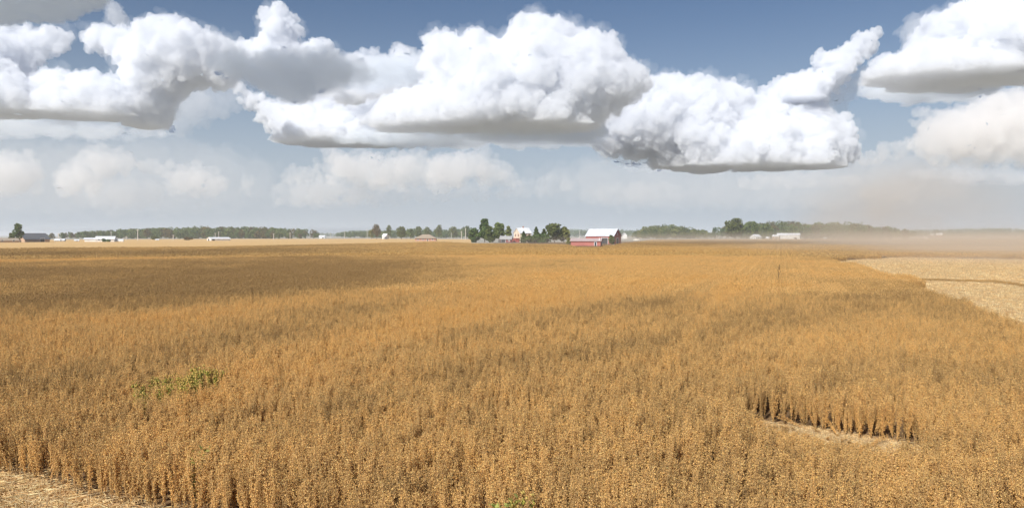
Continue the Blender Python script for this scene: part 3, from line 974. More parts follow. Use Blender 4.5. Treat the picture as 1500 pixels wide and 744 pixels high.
# white farmhouse with wing
t, L, He, Hr, d = gable('farm_house', 'white farmhouse with white roof and a lower left wing', 155, 354, 24, 350.6, 346.5, WHITE, WHITE_ROOF, 6, 9, doors=[(-0.1, 1.1, 2.1, 0, 'front')], windows=[(-0.32, 1.2, 1.0, 0.8, 'front'), (0.28, 1.2, 1.0, 0.8, 'front')], dist=481, cat='house')
bm = bmesh.new(); prism_wall(bm, 6.4, 6.0, 1.5, 2.4); w_ = from_bm('wing', bm, WHITE, t); w_.location = (-L / 2 - 3.21, 0.6, 0)
bm = bmesh.new(); roof_slabs(bm, 6.3, 6.0, 1.5, 2.4, 0.3); q_ = from_bm('roof', bm, WHITE_ROOF, w_)
q_.location = (-0.45, 0, 0)
bm = bmesh.new(); prism_wall(bm, 5.0, 5.0, 1.0, 1.7); w_ = from_bm('porch', bm, WHITE, t); w_.location = (L / 2 + 2.51, 0.3, 0)
gable('farm_shed', 'low white shed with dark open door before the left wood', 320.5, 352.4, 28, 350.0, 347.7, WHITE, WHITE_ROOF, -20, 9, doors=[(0.05, 3.2, 1.5, 0, 'left'), (-0.38, 2.2, 1.4, 0, 'front')], dist=577, cat='shed')
gable('field_hut', 'tiny pale hut at the foot of the left wood', 230.5, 352, 4, 351.2, 350.4, WHITE, WHITE_ROOF, 10, 2, doors=[(0.1, 0.6, 0.6, 0, 'front')], dist=600, cat='hut')
gable('farm_shed', 'distant white shed roof right of the left wood', 472, 349.5, 8, 346.8, 345.0, WHITE, WHITE_ROOF, 8, 7, doors=[(0.2, 2, 1.4, 0, 'front')], dist=1000, cat='shed')
gable('small_house', 'small white house below the slim green tree by the poles', 564.5, 350, 6.5, 346.0, 342.6, WHITE, WHITE_ROOF, 35, 5.0, doors=[(0.0, 0.9, 1.8, 0, 'front')], windows=[(0.0, 0.9, 0.9, 2.2, 'left')], dist=840, cat='house')

# hipped roof house
d = 541.0
root = empty('ranch_house', (xat(624, d), d, 0), R(-4) - math.atan2(xat(624, d), d))
set_thing(root, 'low brick house with wide tan hipped roof left of the farmyard', 'house')
L, D, He, Hr = 15.0, 10.0, 1.9, at(624, 343.3, d).z
bm = bmesh.new(); box(bm, Vector((0, 0, He / 2)), (L, D, He)); from_bm('wall', bm, BRICK, root)
bm = bmesh.new()
x, y, rx_ = L / 2 + 0.7, D / 2 + 0.7, L / 2 - 5.2
v = [bm.verts.new(p) for p in [(-x, -y, He + .003), (x, -y, He + .003), (x, y, He + .003), (-x, y, He + .003), (-rx_, 0, Hr), (rx_, 0, Hr)]]
for f in [(0, 1, 5, 4), (1, 2, 5), (2, 3, 4, 5), (3, 0, 4), (3, 2, 1, 0)]:
    bm.faces.new([v[i] for i in f])
from_bm('roof', bm, TANROOF, root)
for u in (-0.36, -0.12, 0.34):
    opening(root, 'window', (u * L, 0.7), 1.3, 0.9, 'front', D, L)
opening(root, 'door', (0.1 * L, 0), 1.0, 1.75, 'front', D, L)

# the farmhouse with the white metal roof, porch and chimney
d = 436.0
t, L, He, Hr, d = gable('farm_house', 'two storey cream farmhouse with white metal roof and pink trim', 765.5, 355, 19, 341.2, 334.2, CREAM, WHITE_ROOF, -30, 7.5, doors=[(-0.3, 1.0, 2.1, 0, 'front')], windows=[(-0.22, 0.9, 1.4, 0.9, 'left'), (0.22, 0.9, 1.4, 0.9, 'left'), (-0.22, 0.9, 1.4, 3.4, 'left'), (0.22, 0.9, 1.4, 3.4, 'left'), (0.0, 0.9, 1.4, 3.4, 'front'), (0.3, 0.9, 1.4, 3.4, 'front')], dist=d, cat='house', frame_mat=TRIM)
bm = bmesh.new(); box(bm, Vector((0.6, 0.3, Hr + 0.35)), (0.7, 0.7, 1.5)); from_bm('chimney', bm, BRICK, t)
bm = bmesh.new(); box(bm, Vector((-L / 2 - 1.3, 0, 1.15)), (2.5, 6.4, 2.3)); p_ = from_bm('porch', bm, RED, t)
bm = bmesh.new(); box(bm, Vector((-L / 2 - 1.35, 0, 2.42)), (2.9, 7.0, 0.2)); from_bm('porch_roof', bm, TRIM, p_)
gable('garage', 'maroon garage with pale grey roof just left of the farmhouse', 741.5, 355.4, 16.5, 350.4, 346.2, MAROON, GREYROOF, 6, 7, doors=[(-0.2, 2.6, 1.7, 0, 'front')], windows=[(0.3, 0.8, 0.7, 0.7, 'front')], dist=428, cat='garage')
# red barn and low shed
t, L, He, Hr, d = gable('red_barn', 'large red barn with pale metal roof near the field edge', 884, 357, 42.5, 345.6, 335.6, RED, SILVER, 20, 11, doors=[(0.18, 3.4, 2.9, 0, 'front'), (0.0, 3.0, 2.8, 0, 'right')], windows=[(-0.05, 0.7, 0.7, 1.5, 'front'), (0.0, 0.9, 0.9, 4.3, 'right')], dist=361, cat='barn')
gable('farm_shed', 'long low red shed with weathered roof left of the red barn', 859, 360.3, 43, 353.0, 349.8, WORNRED, PINKROOF, 5, 7, doors=[(0.33, 0.9, 1.5, 0, 'front')], windows=[], dist=290, cat='shed')
bm = bmesh.new()
root = empty('gate_post', (xat(878, 286), 286, 0)); set_thing(root, 'pale post at the right end of the low red shed', 'post')
bm = bmesh.new(); cyl(bm, Vector((0, 0, -0.2)), 0.2, 0.18, 3.0, 10); from_bm('post', bm, WTRIM, root)
bm = bmesh.new(); cyl(bm, Vector((0, 0, 2.8)), 0.26, 0.05, 0.25, 10); from_bm('cap', bm, WTRIM, root)
gable('small_house', 'small white gabled house behind the right end of the red barn', 914.5, 349.5, 6.5, 345.0, 341.0, WHITE, GREYROOF, 75, 5.5, windows=[(0.0, 0.9, 1.0, 1.2, 'front'), (0.0, 0.9, 1.0, 1.2, 'left')], dist=880, cat='house')
def heap(px, base, w_px, h_px, label, name, cat, mat, dist):
    Wd = w_px * dist / FPX; Hh = h_px * dist / FPX
    bm = bmesh.new(); bmesh.ops.create_icosphere(bm, subdivisions=4, radius=1)
    for v in bm.verts:
        k = 1 + 0.10 * mnoise.noise(v.co * 2.3)
        z = max(0.0, v.co.z)
        v.co = Vector((v.co.x * Wd / 2 * k, v.co.y * Wd * 0.3 * k, z ** 0.8 * Hh * k))
    o = from_bm(name, bm, mat, None); o.location = (xat(px, dist), dist, 0)
    for p in o.data.polygons: p.use_smooth = True
    return set_thing(o, label, cat)
PALE = plain('pale_tarp', (0.66, 0.60, 0.50), 0.6, 0.12, 1)
heap(932.5, 352, 10, 2.6, 'low pale tarp covered heap in the field right of the red barn', 'covered_heap', 'heap', PALE, 590)
# right hand farm in the haze
gable('small_house', 'small white house with steep gable under the hazy trees', 1107, 350.5, 12, 347.2, 343.6, WHITE, WHITE_ROOF, -50, 7.0, doors=[(0.15, 1.0, 2.0, 0, 'left')], windows=[(-0.25, 0.9, 1.0, 1.0, 'left'), (0.0, 0.9, 1.0, 1.0, 'front')], dist=700, cat='house')
gable('farm_shed', 'long bright white shed before the veiled wood', 1155, 350.6, 31, 344.6, 341.8, WHITE, WHITE_ROOF, 3, 9, doors=[(0.32, 2.4, 2.4, 0, 'front'), (0.0, 3.0, 2.4, 0, 'left')], dist=690, cat='shed')
gable('farm_shed', 'low white roofed shed at the left end of the long white shed', 1137, 350.4, 9, 346.6, 344.2, TANWALL, WHITE_ROOF, 10, 6, doors=[(0.1, 2.2, 1.7, 0, 'front')], dist=680, cat='shed')
gable('garden_shed', 'tiny pale shed between the small white house and long shed', 1124.5, 350.6, 4, 348.6, 347.2, CREAM, WHITE_ROOF, 15, 2.5, doors=[(0.1, 0.7, 1.1, 0, 'front')], dist=690, cat='shed')
gable('garden_shed', 'tiny pale hut below the faint pole before the veiled wood', 1209, 350.2, 4, 349.0, 348.0, CREAM, WHITE_ROOF, 15, 2.5, doors=[(0.1, 0.7, 0.9, 0, 'front')], dist=740, cat='shed')
gable('farm_shed', 'low pale shed seen through the dust under the right wood', 1313, 351.4, 12, 350.1, 349.3, CREAM, WHITE_ROOF, 4, 5, doors=[(0.2, 1.2, 0.8, 0, 'front')], dist=650, cat='shed')
gable('farm_shed', 'brightest white shed in the dust near the right wood end', 1353.5, 351.2, 8.5, 348.6, 347.3, WHITE, WHITE_ROOF, 6, 4, doors=[(0.2, 1.2, 1.1, 0, 'front')], dist=650, cat='shed')
gable('barn', 'smaller of two distant pale roofs above the bright dusty shed', 1365.5, 346.8, 4.5, 344.2, 342.6, TANWALL, WHITE_ROOF, 5, 7, doors=[(0.1, 1.6, 1.2, 0, 'front')], dist=1300, cat='barn')
gable('barn', 'larger of two distant pale roofs above the bright dusty shed', 1376, 347, 8, 344.0, 341.8, TANWALL, WHITE_ROOF, 5, 8, doors=[(0.1, 2.4, 1.4, 0, 'front')], dist=1300, cat='barn')
# white tank trailer in the dust
d = 640.0
root = empty('tank_trailer', (xat(1334.5, d), d, 0), R(8)); set_thing(root, 'white tank trailer parked in the dust left of the bright shed', 'trailer')
bm = bmesh.new(); bmesh.ops.create_cone(bm, cap_ends=True, segments=16, radius1=0.85, radius2=0.85, depth=4.6, matrix=Matrix.Translation((0, 0, 1.5)) @ Matrix.Rotation(R(90), 4, 'Y')); from_bm('tank', bm, WTRIM, root)
bm = bmesh.new(); box(bm, Vector((0, 0, 0.62)), (5.4, 1.0, 0.16)); from_bm('chassis', bm, DARK, root)
for x in (-1.5, 1.5):
    for y in (-0.75, 0.75):
        bm = bmesh.new(); bmesh.ops.create_cone(bm, cap_ends=True, segments=16, radius1=0.45, radius2=0.45, depth=0.3, matrix=Matrix.Translation((x, y, 0.45)) @ Matrix.Rotation(R(90), 4, 'X')); from_bm('wheel', bm, DARK, root)
root = empty('marker_post', (xat(1300, 650), 650, 0)); set_thing(root, 'short white post in the dust left of the low pale shed', 'post')
bm = bmesh.new(); cyl(bm, Vector((0, 0, -0.2)), 0.3, 0.28, 2.4, 10); from_bm('post', bm, WTRIM, root)
bm = bmesh.new(); cyl(bm, Vector((0, 0, 2.2)), 0.36, 0.1, 0.2, 10); from_bm('cap', bm, WTRIM, root)

# ------------------------------------------------------------------ weeds and the bird
WEED_STEM = plain('weed_stem', (0.13, 0.085, 0.04), 0.9)
WEED_LEAF = leaf_mat('weed_leaves', (0.20, 0.25, 0.05), (0.46, 0.44, 0.12))
g_ = at(1139, 412, 52)
root = empty('weed_stalk', (g_.x, g_.y, 0)); set_thing(root, 'lone dark dry weed stalk rising above the crop at right', 'weed')
vs = [(Vector((0, 0, 0)), Vector((0.03, 0, 0.9))), (Vector((0.03, 0, 0.9)), Vector((0.12, 0.05, 1.85))), (Vector((0.05, 0.02, 1.1)), Vector((0.22, 0, 1.55))), (Vector((0.08, 0.03, 1.35)), Vector((-0.05, 0.03, 1.7)))]
tm = TriMesh()
for i, (p, q) in enumerate(vs):
    stick(tm, [p, p.lerp(q, 0.5), q], 0.02 if i < 2 else 0.012, 0.012 if i < 2 else 0.008, (0.1, 0.1, 0.1))
link('stem', tm.build('stem', WEED_STEM), None, root)
tm = TriMesh(); rr = random.Random(8)
for q in range(40):
    p = Vector((0.12, 0.05, 1.85)) + Vector((rr.uniform(-0.05, 0.05), rr.uniform(-0.05, 0.05), rr.uniform(-0.3, 0.08)))
    pod(tm, p, Vector((rr.uniform(-1, 1), rr.uniform(-1, 1), 0.8)), 0.06, 0.014, (0.1, 0.1, 0.1))
link('seed_head', tm.build('seed_head', WEED_STEM), None, root)

def weed(px, py, z, h, label, seed):
    g = ground_at(px, py, z)
    root = empty('green_weed', (g.x, g.y, 0)); set_thing(root, label, 'weed', 'green weeds in the ripe crop')
    rr = random.Random(seed)
    tm = TriMesh(); pts = []
    for b in range(5):
        a = rr.uniform(0, 6.28)
        e = Vector((math.cos(a) * 0.12, math.sin(a) * 0.12, h * rr.uniform(0.75, 1.0)))
        stick(tm, [Vector((0, 0, 0)), e * 0.5, e], 0.006, 0.003, (0.3, 0.3, 0.1))
        for q in range(26):
            t_ = rr.uniform(0.2, 1)
            pts.append((e * t_ + Vector((rr.gauss(0, 0.045), rr.gauss(0, 0.045), rr.gauss(0, 0.03))))[:])
    link('stem', tm.build('stem', WEED_LEAF), None, root)
    v, f = leaves_np(np.array(pts), [rr.uniform(0.025, 0.05) for _ in pts], rr)
    link('leaves', mesh_from_np('leaves', v, f), WEED_LEAF, root)
weed(289, 737, 0, 0.85, 'slim yellow green weed standing at the crop edge lower left', 1)
weed(736, 741, 0.8, 0.95, 'left of two green weeds at the bottom edge of the photo', 2)
weed(757, 742, 0.75, 0.88, 'right of two green weeds at the bottom edge of the photo', 3)

BIRD = plain('dark_feathers', (0.03, 0.03, 0.035), 0.8)
b_ = at(1225, 148, 160)
root = empty('bird', b_, 0.6); set_thing(root, 'tiny dark bird gliding in the blue gap between the right clouds', 'bird')
bm = bmesh.new()
ring = [(-0.30, 0.0), (-0.2, 0.03), (-0.05, 0.07), (0.12, 0.06), (0.2, 0.045), (0.27, 0.0)]
pv = []
for x, q in ring:
    pv.append([bm.verts.new((x, q * math.cos(a * 1.0472), q * math.sin(a * 1.0472))) for a in range(6)])
for i in range(5):
    for j in range(6):
        bm.faces.new((pv[i][j], pv[i][(j + 1) % 6], pv[i + 1][(j + 1) % 6], pv[i + 1][j]))
for sg in (-1, 1):
    a = [bm.verts.new(p) for p in [(0.12, sg * 0.05, 0.02), (-0.08, sg * 0.05, 0.02), (-0.10, sg * 0.35, 0.12), (-0.16, sg * 0.62, 0.08), (0.0, sg * 0.55, 0.1), (0.10, sg * 0.33, 0.13)]]
    b = [bm.verts.new((p.co.x, p.co.y, p.co.z + 0.015)) for p in a]
    bm.faces.new(a); bm.faces.new(b)
    for i in range(6):
        bm.faces.new((a[i], a[(i + 1) % 6], b[(i + 1) % 6], b[i]))
a = [bm.verts.new(p) for p in [(-0.26, 0.02, 0), (-0.26, -0.02, 0), (-0.45, -0.08, 0.0), (-0.45, 0.08, 0.0)]]
b = [bm.verts.new((p.co.x, p.co.y, p.co.z + 0.012)) for p in a]
bm.faces.new(a); bm.faces.new(b)
from_bm('bird', bm, BIRD, root)
print('things', round(time.time() - T0, 1))
def cloud_material(name, density, tint=(1, 1, 1), aniso=0.0):
    m = bpy.data.materials.new(name)
    m.use_nodes = True
    nt = m.node_tree
    nt.nodes.clear()
    out = nt.nodes.new('ShaderNodeOutputMaterial')
    vs = nt.nodes.new('ShaderNodeVolumeScatter')
    vs.inputs['Color'].default_value = (*tint, 1)
    vs.inputs['Density'].default_value = density
    vs.inputs['Anisotropy'].default_value = aniso
    va = nt.nodes.new('ShaderNodeVolumeAbsorption')
    va.inputs['Color'].default_value = (*tint, 1)
    va.inputs['Density'].default_value = density
    ad = nt.nodes.new('ShaderNodeAddShader')
    nt.links.new(vs.outputs[0], ad.inputs[0]); nt.links.new(va.outputs[0], ad.inputs[1])
    nt.links.new(ad.outputs[0], out.inputs['Volume'])
    m.cycles.homogeneous_volume = True
    return m


def edge_dist(x, y, poly, floor=1e9):
    best = 1e9
    for i in range(len(poly)):
        ax, ay = poly[i - 1]; bx, by = poly[i]
        if ay > floor and by > floor:
            continue
        dx, dy = bx - ax, by - ay
        t = max(0, min(1, ((x - ax) * dx + (y - ay) * dy) / (dx * dx + dy * dy + 1e-9)))
        best = min(best, math.hypot(x - ax - t * dx, y - ay - t * dy))
    return best


def cloud_layer(poly, dist, base_y, seed, depth=0.95, vox=1.3, rough=1.0, rmax=34, flat=0.12, small=(4, 10), rag=0.0, slab=None):
    """a heap of billows inside an outline, with its own distance, size and depth: returns vertices and quads"""
    rr = random.Random(seed)
    k = dist / FPX
    base_z = at(750, base_y, dist).z
    def on_sphere():
        while True:
            p = Vector((rr.uniform(-1, 1), rr.uniform(-1, 1), rr.uniform(-1, 1)))
            if 0.1 < p.length < 1:
                return p.normalized()
    xs = [p[0] for p in poly]; ys = [p[1] for p in poly]
    x0, x1, y0, y1 = min(xs), max(xs), min(ys), max(ys)
    puffs = []
    area = abs(sum(poly[i - 1][0] * poly[i][1] - poly[i][0] * poly[i - 1][1] for i in range(len(poly)))) / 2
    n_in = int(24 + area / 80)
    tries = 0
    while len(puffs) < n_in and tries < 20000:
        tries += 1
        x, y = rr.uniform(x0, x1), rr.uniform(y0, y1)
        if not in_poly(x, y, poly):
            continue
        e = edge_dist(x, y, poly, 1e9 if (slab or rag) else base_y - 16)
        if e < 4:
            continue
        r = min(rmax, e) * rr.uniform(0.6, 0.95)
        puffs.append((x, y, r, rr.uniform(-1, 1) * depth * min(e, 80), 10))
    for i in range(len(poly)):                               # small billows along the outline
        ax, ay = poly[i - 1]; bx, by = poly[i]
        L = math.hypot(bx - ax, by - ay)
        m = max(1, int(L / 6))
        for q in range(m):
            t = (q + rr.random()) / m
            r = rr.uniform(*small)
            x, y = ax + (bx - ax) * t, ay + (by - ay) * t
            for _ in range(6):
                a = rr.uniform(0, 6.283)
                xx, yy = x + math.cos(a) * r * 0.75, y + math.sin(a) * r * 0.75
                if in_poly(xx, yy, poly):
                    puffs.append((xx, yy, r, rr.uniform(-1, 1) * depth * 6, 6))
                    break
    sph = []
    if slab:                                                 # a flat sheet at one height, seen from below
        alt, th = slab
        puffs = []
        base_z = alt - 0.6 * th
        while len(puffs) < min(420, int(60 + area / 25)):
            x, y = rr.uniform(x0, x1), rr.uniform(y0, y1)
            if not in_poly(x, y, poly):
                continue
            e = edge_dist(x, y, poly)
            c = ground_at(x, y, alt)
            w = min(1.0, 0.12 + e / 22)
            sph.append((c + Vector((0, 0, rr.uniform(-0.2, 0.2) * th)), th * w * rr.uniform(0.6, 1.0)))
            puffs.append(0)
        puffs = []
    for (px, py, r, dy, nc) in puffs:
        c = at(px, py, dist)
        rad = r * k
        c.y += dy * k
        sph.append((c, rad))
        for i in range(nc):
            u = on_sphere()
            if u.y > 0.7:
                continue
            r2 = rad * rr.uniform(0.22, 0.45)
            c2 = c + u * (rad - r2 * 0.35)
            sph.append((c2, r2))
            if r2 > 6 * k:
                for j in range(5):
                    w = on_sphere()
                    if w.dot(u) > -0.2 and w.y < 0.7:
                        r3 = r2 * rr.uniform(0.25, 0.45)
                        sph.append((c2 + w * (r2 - r3 * 0.35), r3))
    vs, fs, off = [], [], 0
    for c, r in sph:
        if c.z + r < base_z:
            continue
        v0, f0 = ICO2 if r > 5 * k else ICO1
        vs.append(v0 * (np.array((r * 2.4, r * 2.8, r), dtype=np.float32) if slab else r) + np.array(c[:], dtype=np.float32))
        fs.append(f0 + off)
        off += len(v0)
    me = mesh_from_np('cloud_src', np.concatenate(vs), np.concatenate(fs))
    ob = bpy.data.objects.new('cloud_src', me)
    C.objects.link(ob)
    mod = ob.modifiers.new('r', 'REMESH')
    mod.mode = 'VOXEL'
    mod.voxel_size = vox * k
    dg = bpy.context.evaluated_depsgraph_get()
    me2 = bpy.data.meshes.new_from_object(ob.evaluated_get(dg))
    bpy.data.objects.remove(ob)
    bpy.data.meshes.remove(me)
    n = len(me2.vertices)
    co = np.empty(n * 3, dtype=np.float32); me2.vertices.foreach_get('co', co); co = co.reshape(-1, 3)
    no = np.empty(n * 3, dtype=np.float32); me2.vertex_normals.foreach_get('vector', no); no = no.reshape(-1, 3)
    off3 = Vector((seed * 3.1, seed * 1.7, seed * 2.3))
    d = np.empty(n, dtype=np.float32)
    nz = mnoise.noise
    for i in range(n):
        p = Vector(co[i]) / k
        if slab:
            d[i] = nz(p / 30 + off3) * 8 + nz(p / 12 + off3) * 6 + nz(p / 5 + off3) * 3
        elif rag:
            d[i] = nz(p / 20 + off3) * rag + nz(p / 9 + off3) * rag * 0.6 + nz(p / 4 + off3) * rag * 0.4
        else:
            d[i] = (nz(p / 24 + off3) * 5.0 + (abs(nz(p / 11 + off3)) - 0.25) * 7.0
                    + (abs(nz(p / 5.5 + off3)) - 0.25) * 4.2 + (abs(nz(p / 2.7 + off3)) - 0.25) * 2.0)
    co += no * (d * k * rough)[:, None]
    zz = co[:, 2] - base_z                                   # flat base at the condensation level
    low = zz < 0
    co[low, 2] = base_z + zz[low] * (0.6 if rag else flat)
    f = np.empty(len(me2.loops), dtype=np.int32); me2.loops.foreach_get('vertex_index', f)
    f = f.reshape(-1, 4)
    bpy.data.meshes.remove(me2)
    lab = np.arange(n)                                       # drop the crumbs that hang off the heap
    while True:
        m = lab[f].min(1)
        new = lab.copy()
        for c in range(4):
            np.minimum.at(new, f[:, c], m)
        new = new[new]
        if (new == lab).all():
            break
        lab = new
    cnt = np.bincount(lab, minlength=n)
    keep_v = cnt[lab] > max(400, 0.02 * n)
    f = f[keep_v[f[:, 0]]]
    idx = np.cumsum(keep_v) - 1
    return co[keep_v], idx[f].astype(np.int32)

def make_cloud(label, layers):
    """layers: (outline, distance, base row, mean free path, options) - a dense core and thinner vapour round or under it"""
    V, F, M, mats, off = [], [], [], [], 0
    for q, (poly, dist, base_y, mfp, kw) in enumerate(layers):
        v, f = cloud_layer(poly, dist, base_y, **kw)
        V.append(v); F.append(f + off); off += len(v); M += [q] * len(f)
        mats.append(cloud_material("cloud_vapour", 1.0 / mfp, (0.935, 0.966, 1.0) if "slab" in kw else (0.985, 0.970, 0.955) if dist > 12000 else (0.935, 0.944, 0.960)))  # blue slabs, warm far clouds: tint of the air between, painted into the vapour
    me = mesh_from_np('cloud', np.concatenate(V), np.concatenate(F))
    for m in mats:
        me.materials.append(m)
    me.polygons.foreach_set('material_index', np.array(M, dtype=np.int32))
    ob = bpy.data.objects.new('cloud', me)
    C.objects.link(ob)
    ob['label'] = label; ob['category'] = 'cloud'; ob['group'] = 'cumulus clouds over the fields'
    print('cloud', off, round(time.time() - T0, 1))
    return ob

def shift(poly, dx=0, dy=0, g=0):
    cx = sum(p[0] for p in poly) / len(poly); cy_ = sum(p[1] for p in poly) / len(poly)
    return [(p[0] + dx + (g if p[0] > cx else -g), p[1] + dy + (g if p[1] > cy_ else -g)) for p in poly]

M = 66.0
A = [(-60,40),(40,42),(75,38),(97,45),(100,58),(88,74),(62,84),(42,98),(55,108),(66,97),(90,105),(118,112),(150,107),(165,110),(180,125),(190,150),(200,190),(150,182),(80,166),(0,160),(-60,160)]
make_cloud('white billowing cloud at the left edge under the dark corner cloud', [
    (A, 6900, 168, M, dict(seed=1)),
    ([(-60,166),(60,170),(150,178),(230,184),(275,190),(240,200),(150,205),(60,202),(-60,204)], 8000, 202, 420, dict(seed=101, vox=2, slab=(1180, 110))),
    (shift(A, 4, -1, 5), 6900, 172, 850, dict(seed=102, rag=8, vox=1.8))])
B = [(125,45),(145,38),(175,42),(200,42),(205,30),(228,28),(250,25),(268,33),(292,43),(315,50),(342,62),(356,85),(352,118),(335,130),(300,124),(272,128),(258,142),(252,165),(245,185),(215,192),(185,185),(172,160),(176,130),(185,108),(172,97),(160,86),(143,78),(128,72),(121,58)]
make_cloud('tall white cloud between the left edge cloud and the narrow spire', [
    (B, 7200, 186, M, dict(seed=2)),
    ([(245,135),(300,122),(350,130),(365,150),(345,165),(305,180),(270,195),(235,195),(245,160)], 8800, 198, 650, dict(seed=103, rag=7, vox=2)),
    (shift(B, 2, 0, 5), 7200, 190, 850, dict(seed=104, rag=8, vox=1.8))])
make_cloud('small faint wisp standing on the left edge of the blue', [([(155,10),(170,2),(182,15),(187,32),(170,40),(155,30)], 8300, 44, 260, dict(seed=22, rag=7))])
Cc = [(342,62),(365,60),(380,58),(388,48),(385,35),(382,22),(395,13),(405,4),(416,9),(426,22),(438,33),(440,46),(432,54),(447,60),(462,57),(482,62),(494,74),(500,84),(490,95),(450,98),(400,105),(350,98)]
make_cloud('narrow white cloud spire rising above the dark grey patch', [
    (Cc, 8800, 130, M, dict(seed=3)), (shift(Cc, 0, 0, 4), 8800, 130, 850, dict(seed=105, rag=7, vox=1.8))])
make_cloud('pale grey cloud between the spire and the largest cloud', [
    ([(490,80),(505,90),(520,78),(545,74),(560,80),(572,86),(572,70),(590,66),(605,72),(622,80),(645,110),(635,145),(560,152),(510,157),(465,160),(462,110)], 10500, 160, 170, dict(seed=31)),
    ([(480,95),(520,84),(600,78),(625,100),(610,125),(540,135),(480,130)], 7000, 100, 160, dict(seed=131, vox=2, slab=(1650, 80)))])
make_cloud('low white cloud shelf below the dark grey patch', [
    ([(335,122),(352,145),(370,165),(378,180),(400,195),(430,212),(460,214),(500,208),(540,212),(600,195),(640,170),(640,150),(600,142),(585,137),(560,142),(545,152),(520,160),(500,158),(480,146),(455,146),(430,155),(410,148),(385,138),(358,126)], 8600, 208, M, dict(seed=32))])
D = [(618,55),(625,50),(640,42),(660,42),(675,48),(690,42),(705,46),(715,56),(735,55),(748,42),(752,28),(765,18),(780,18),(795,26),(815,30),(832,32),(850,45),(875,48),(895,52),(908,65),(912,80),(922,92),(938,92),(950,105),(953,120),(940,140),(910,160),(880,180),(868,190),(850,195),(800,184),(740,180),(700,180),(640,180),(580,184),(545,188),(530,178),(545,160),(562,140),(600,132),(618,115),(612,90),(622,75)]
make_cloud('largest towering white cloud left of centre with rounded crown', [
    (D, 6900, 186, M, dict(seed=4)),
    ([(470,206),(530,192),(600,182),(700,178),(800,176),(880,180),(890,208),(820,217),(700,219),(540,217)], 8000, 219, 160, dict(seed=107, vox=2, slab=(1060, 120))),
    (shift(D, 2, 0, 5), 6900, 200, 850, dict(seed=108, rag=8, vox=1.8))])
E = [(862,155),(880,140),(900,138),(915,125),(940,118),(965,115),(985,105),(1000,112),(1030,115),(1050,118),(1075,118),(1090,132),(1112,140),(1130,150),(1150,155),(1170,160),(1190,148),(1210,150),(1218,165),(1222,180),(1235,170),(1250,168),(1250,200),(1258,228),(1240,238),(1150,240),(1050,238),(950,235),(885,225),(862,205),(858,180)]
make_cloud('broad bright white cloud right of centre below the deep blue', [
    (E, 9000, 246, M, dict(seed=5, depth=0.9)),
    ([(885,234),(930,230),(1050,232),(1200,232),(1300,228),(1345,214),(1350,232),(1290,246),(1150,256),(950,258),(890,248)], 9500, 262, 600, dict(seed=109, vox=2, slab=(960, 70))),
    (shift(E, 0, 0, 5), 9000, 250, 850, dict(seed=110, rag=8, vox=1.8))])
Fp = [(1118,130),(1135,118),(1150,112),(1170,108),(1185,100),(1192,82),(1210,75),(1228,70),(1245,58),(1265,46),(1285,48),(1288,62),(1280,80),(1262,90),(1245,105),(1235,125),(1210,140),(1175,152),(1145,150),(1122,143)]
make_cloud('slanting white cloud arm reaching up towards the right', [
    (Fp, 9000, 148, M, dict(seed=6)),
    ([(1140,130),(1200,120),(1260,95),(1290,100),(1270,130),(1230,160),(1180,172),(1145,165)], 9300, 172, 600, dict(seed=111, rag=7, vox=2))])
G = [(1262,118),(1275,95),(1290,82),(1315,78),(1335,68),(1345,45),(1355,25),(1385,15),(1410,5),(1425,-30),(1540,-40),(1560,115),(1480,122),(1400,122),(1330,124),(1280,124)]
make_cloud('big white cloud filling the upper right corner', [
    (G, 7000, 116, M, dict(seed=7, depth=1.2)),
    ([(1255,120),(1330,112),(1440,114),(1470,128),(1420,148),(1330,152),(1270,144)], 7800, 152, 170, dict(seed=112, vox=2, slab=(1570, 110))),
    ([(1322,75),(1322,45),(1332,25),(1350,20),(1365,40),(1355,80)], 7800, 90, 380, dict(seed=113, rag=6, vox=2)),
    (shift(G, -2, 0, 5), 7000, 122, 850, dict(seed=114, rag=8, vox=1.8))])
make_cloud('hazy cream cloud low at the right edge', [
    ([(1420,135),(1435,128),(1460,125),(1540,122),(1560,245),(1480,240),(1400,242),(1365,238),(1350,230),(1330,222),(1300,232),(1270,240),(1255,232),(1290,215),(1340,200),(1350,190),(1335,178),(1345,165),(1390,160),(1420,150)], 12500, 262, 380, dict(seed=8, rmax=24)),
    ([(1325,244),(1400,240),(1480,240),(1560,238),(1560,276),(1440,278),(1340,268)], 12500, 282, 1200, dict(seed=115, vox=2, slab=(1250, 110)))])
make_cloud('long low hazy cloud under the largest cloud', [
    ([(462,262),(440,266),(415,262),(420,252),(440,250),(458,254),(462,230),(476,219),(500,213),(514,222),(530,215),(550,222),(566,229),(590,219),(612,221),(630,231),(650,221),(668,228),(690,220),(712,217),(728,225),(736,238),(752,244),(758,262),(740,272),(700,266),(650,277),(600,270),(560,277),(500,268)], 15000, 300, 560, dict(seed=9, rmax=22)),
    ([(400,275),(430,258),(470,262),(600,270),(760,268),(830,252),(838,276),(760,290),(600,292),(520,303),(440,304),(402,300)], 16000, 304, 1500, dict(seed=116, rag=5, depth=2, rmax=20, vox=2))])
make_cloud('small rounded hazy cloud above the white farmhouse at left', [
    ([(82,262),(90,245),(105,235),(110,222),(125,212),(145,210),(170,215),(190,228),(200,240),(190,252),(165,256),(145,262),(140,280),(110,283),(85,280)], 15500, 300, 620, dict(seed=10, rmax=18)),
    ([(110,285),(130,266),(200,262),(240,275),(235,300),(170,306),(120,300)], 16500, 306, 2000, dict(seed=117, rag=5, vox=2))])
make_cloud('flat hazy cloud right of the small rounded one', [([(205,238),(240,238),(260,240),(290,240),(315,248),(332,262),(335,278),(315,287),(270,285),(240,278),(245,262),(230,254),(205,250)], 16000, 305, 700, dict(seed=11, rmax=16))])
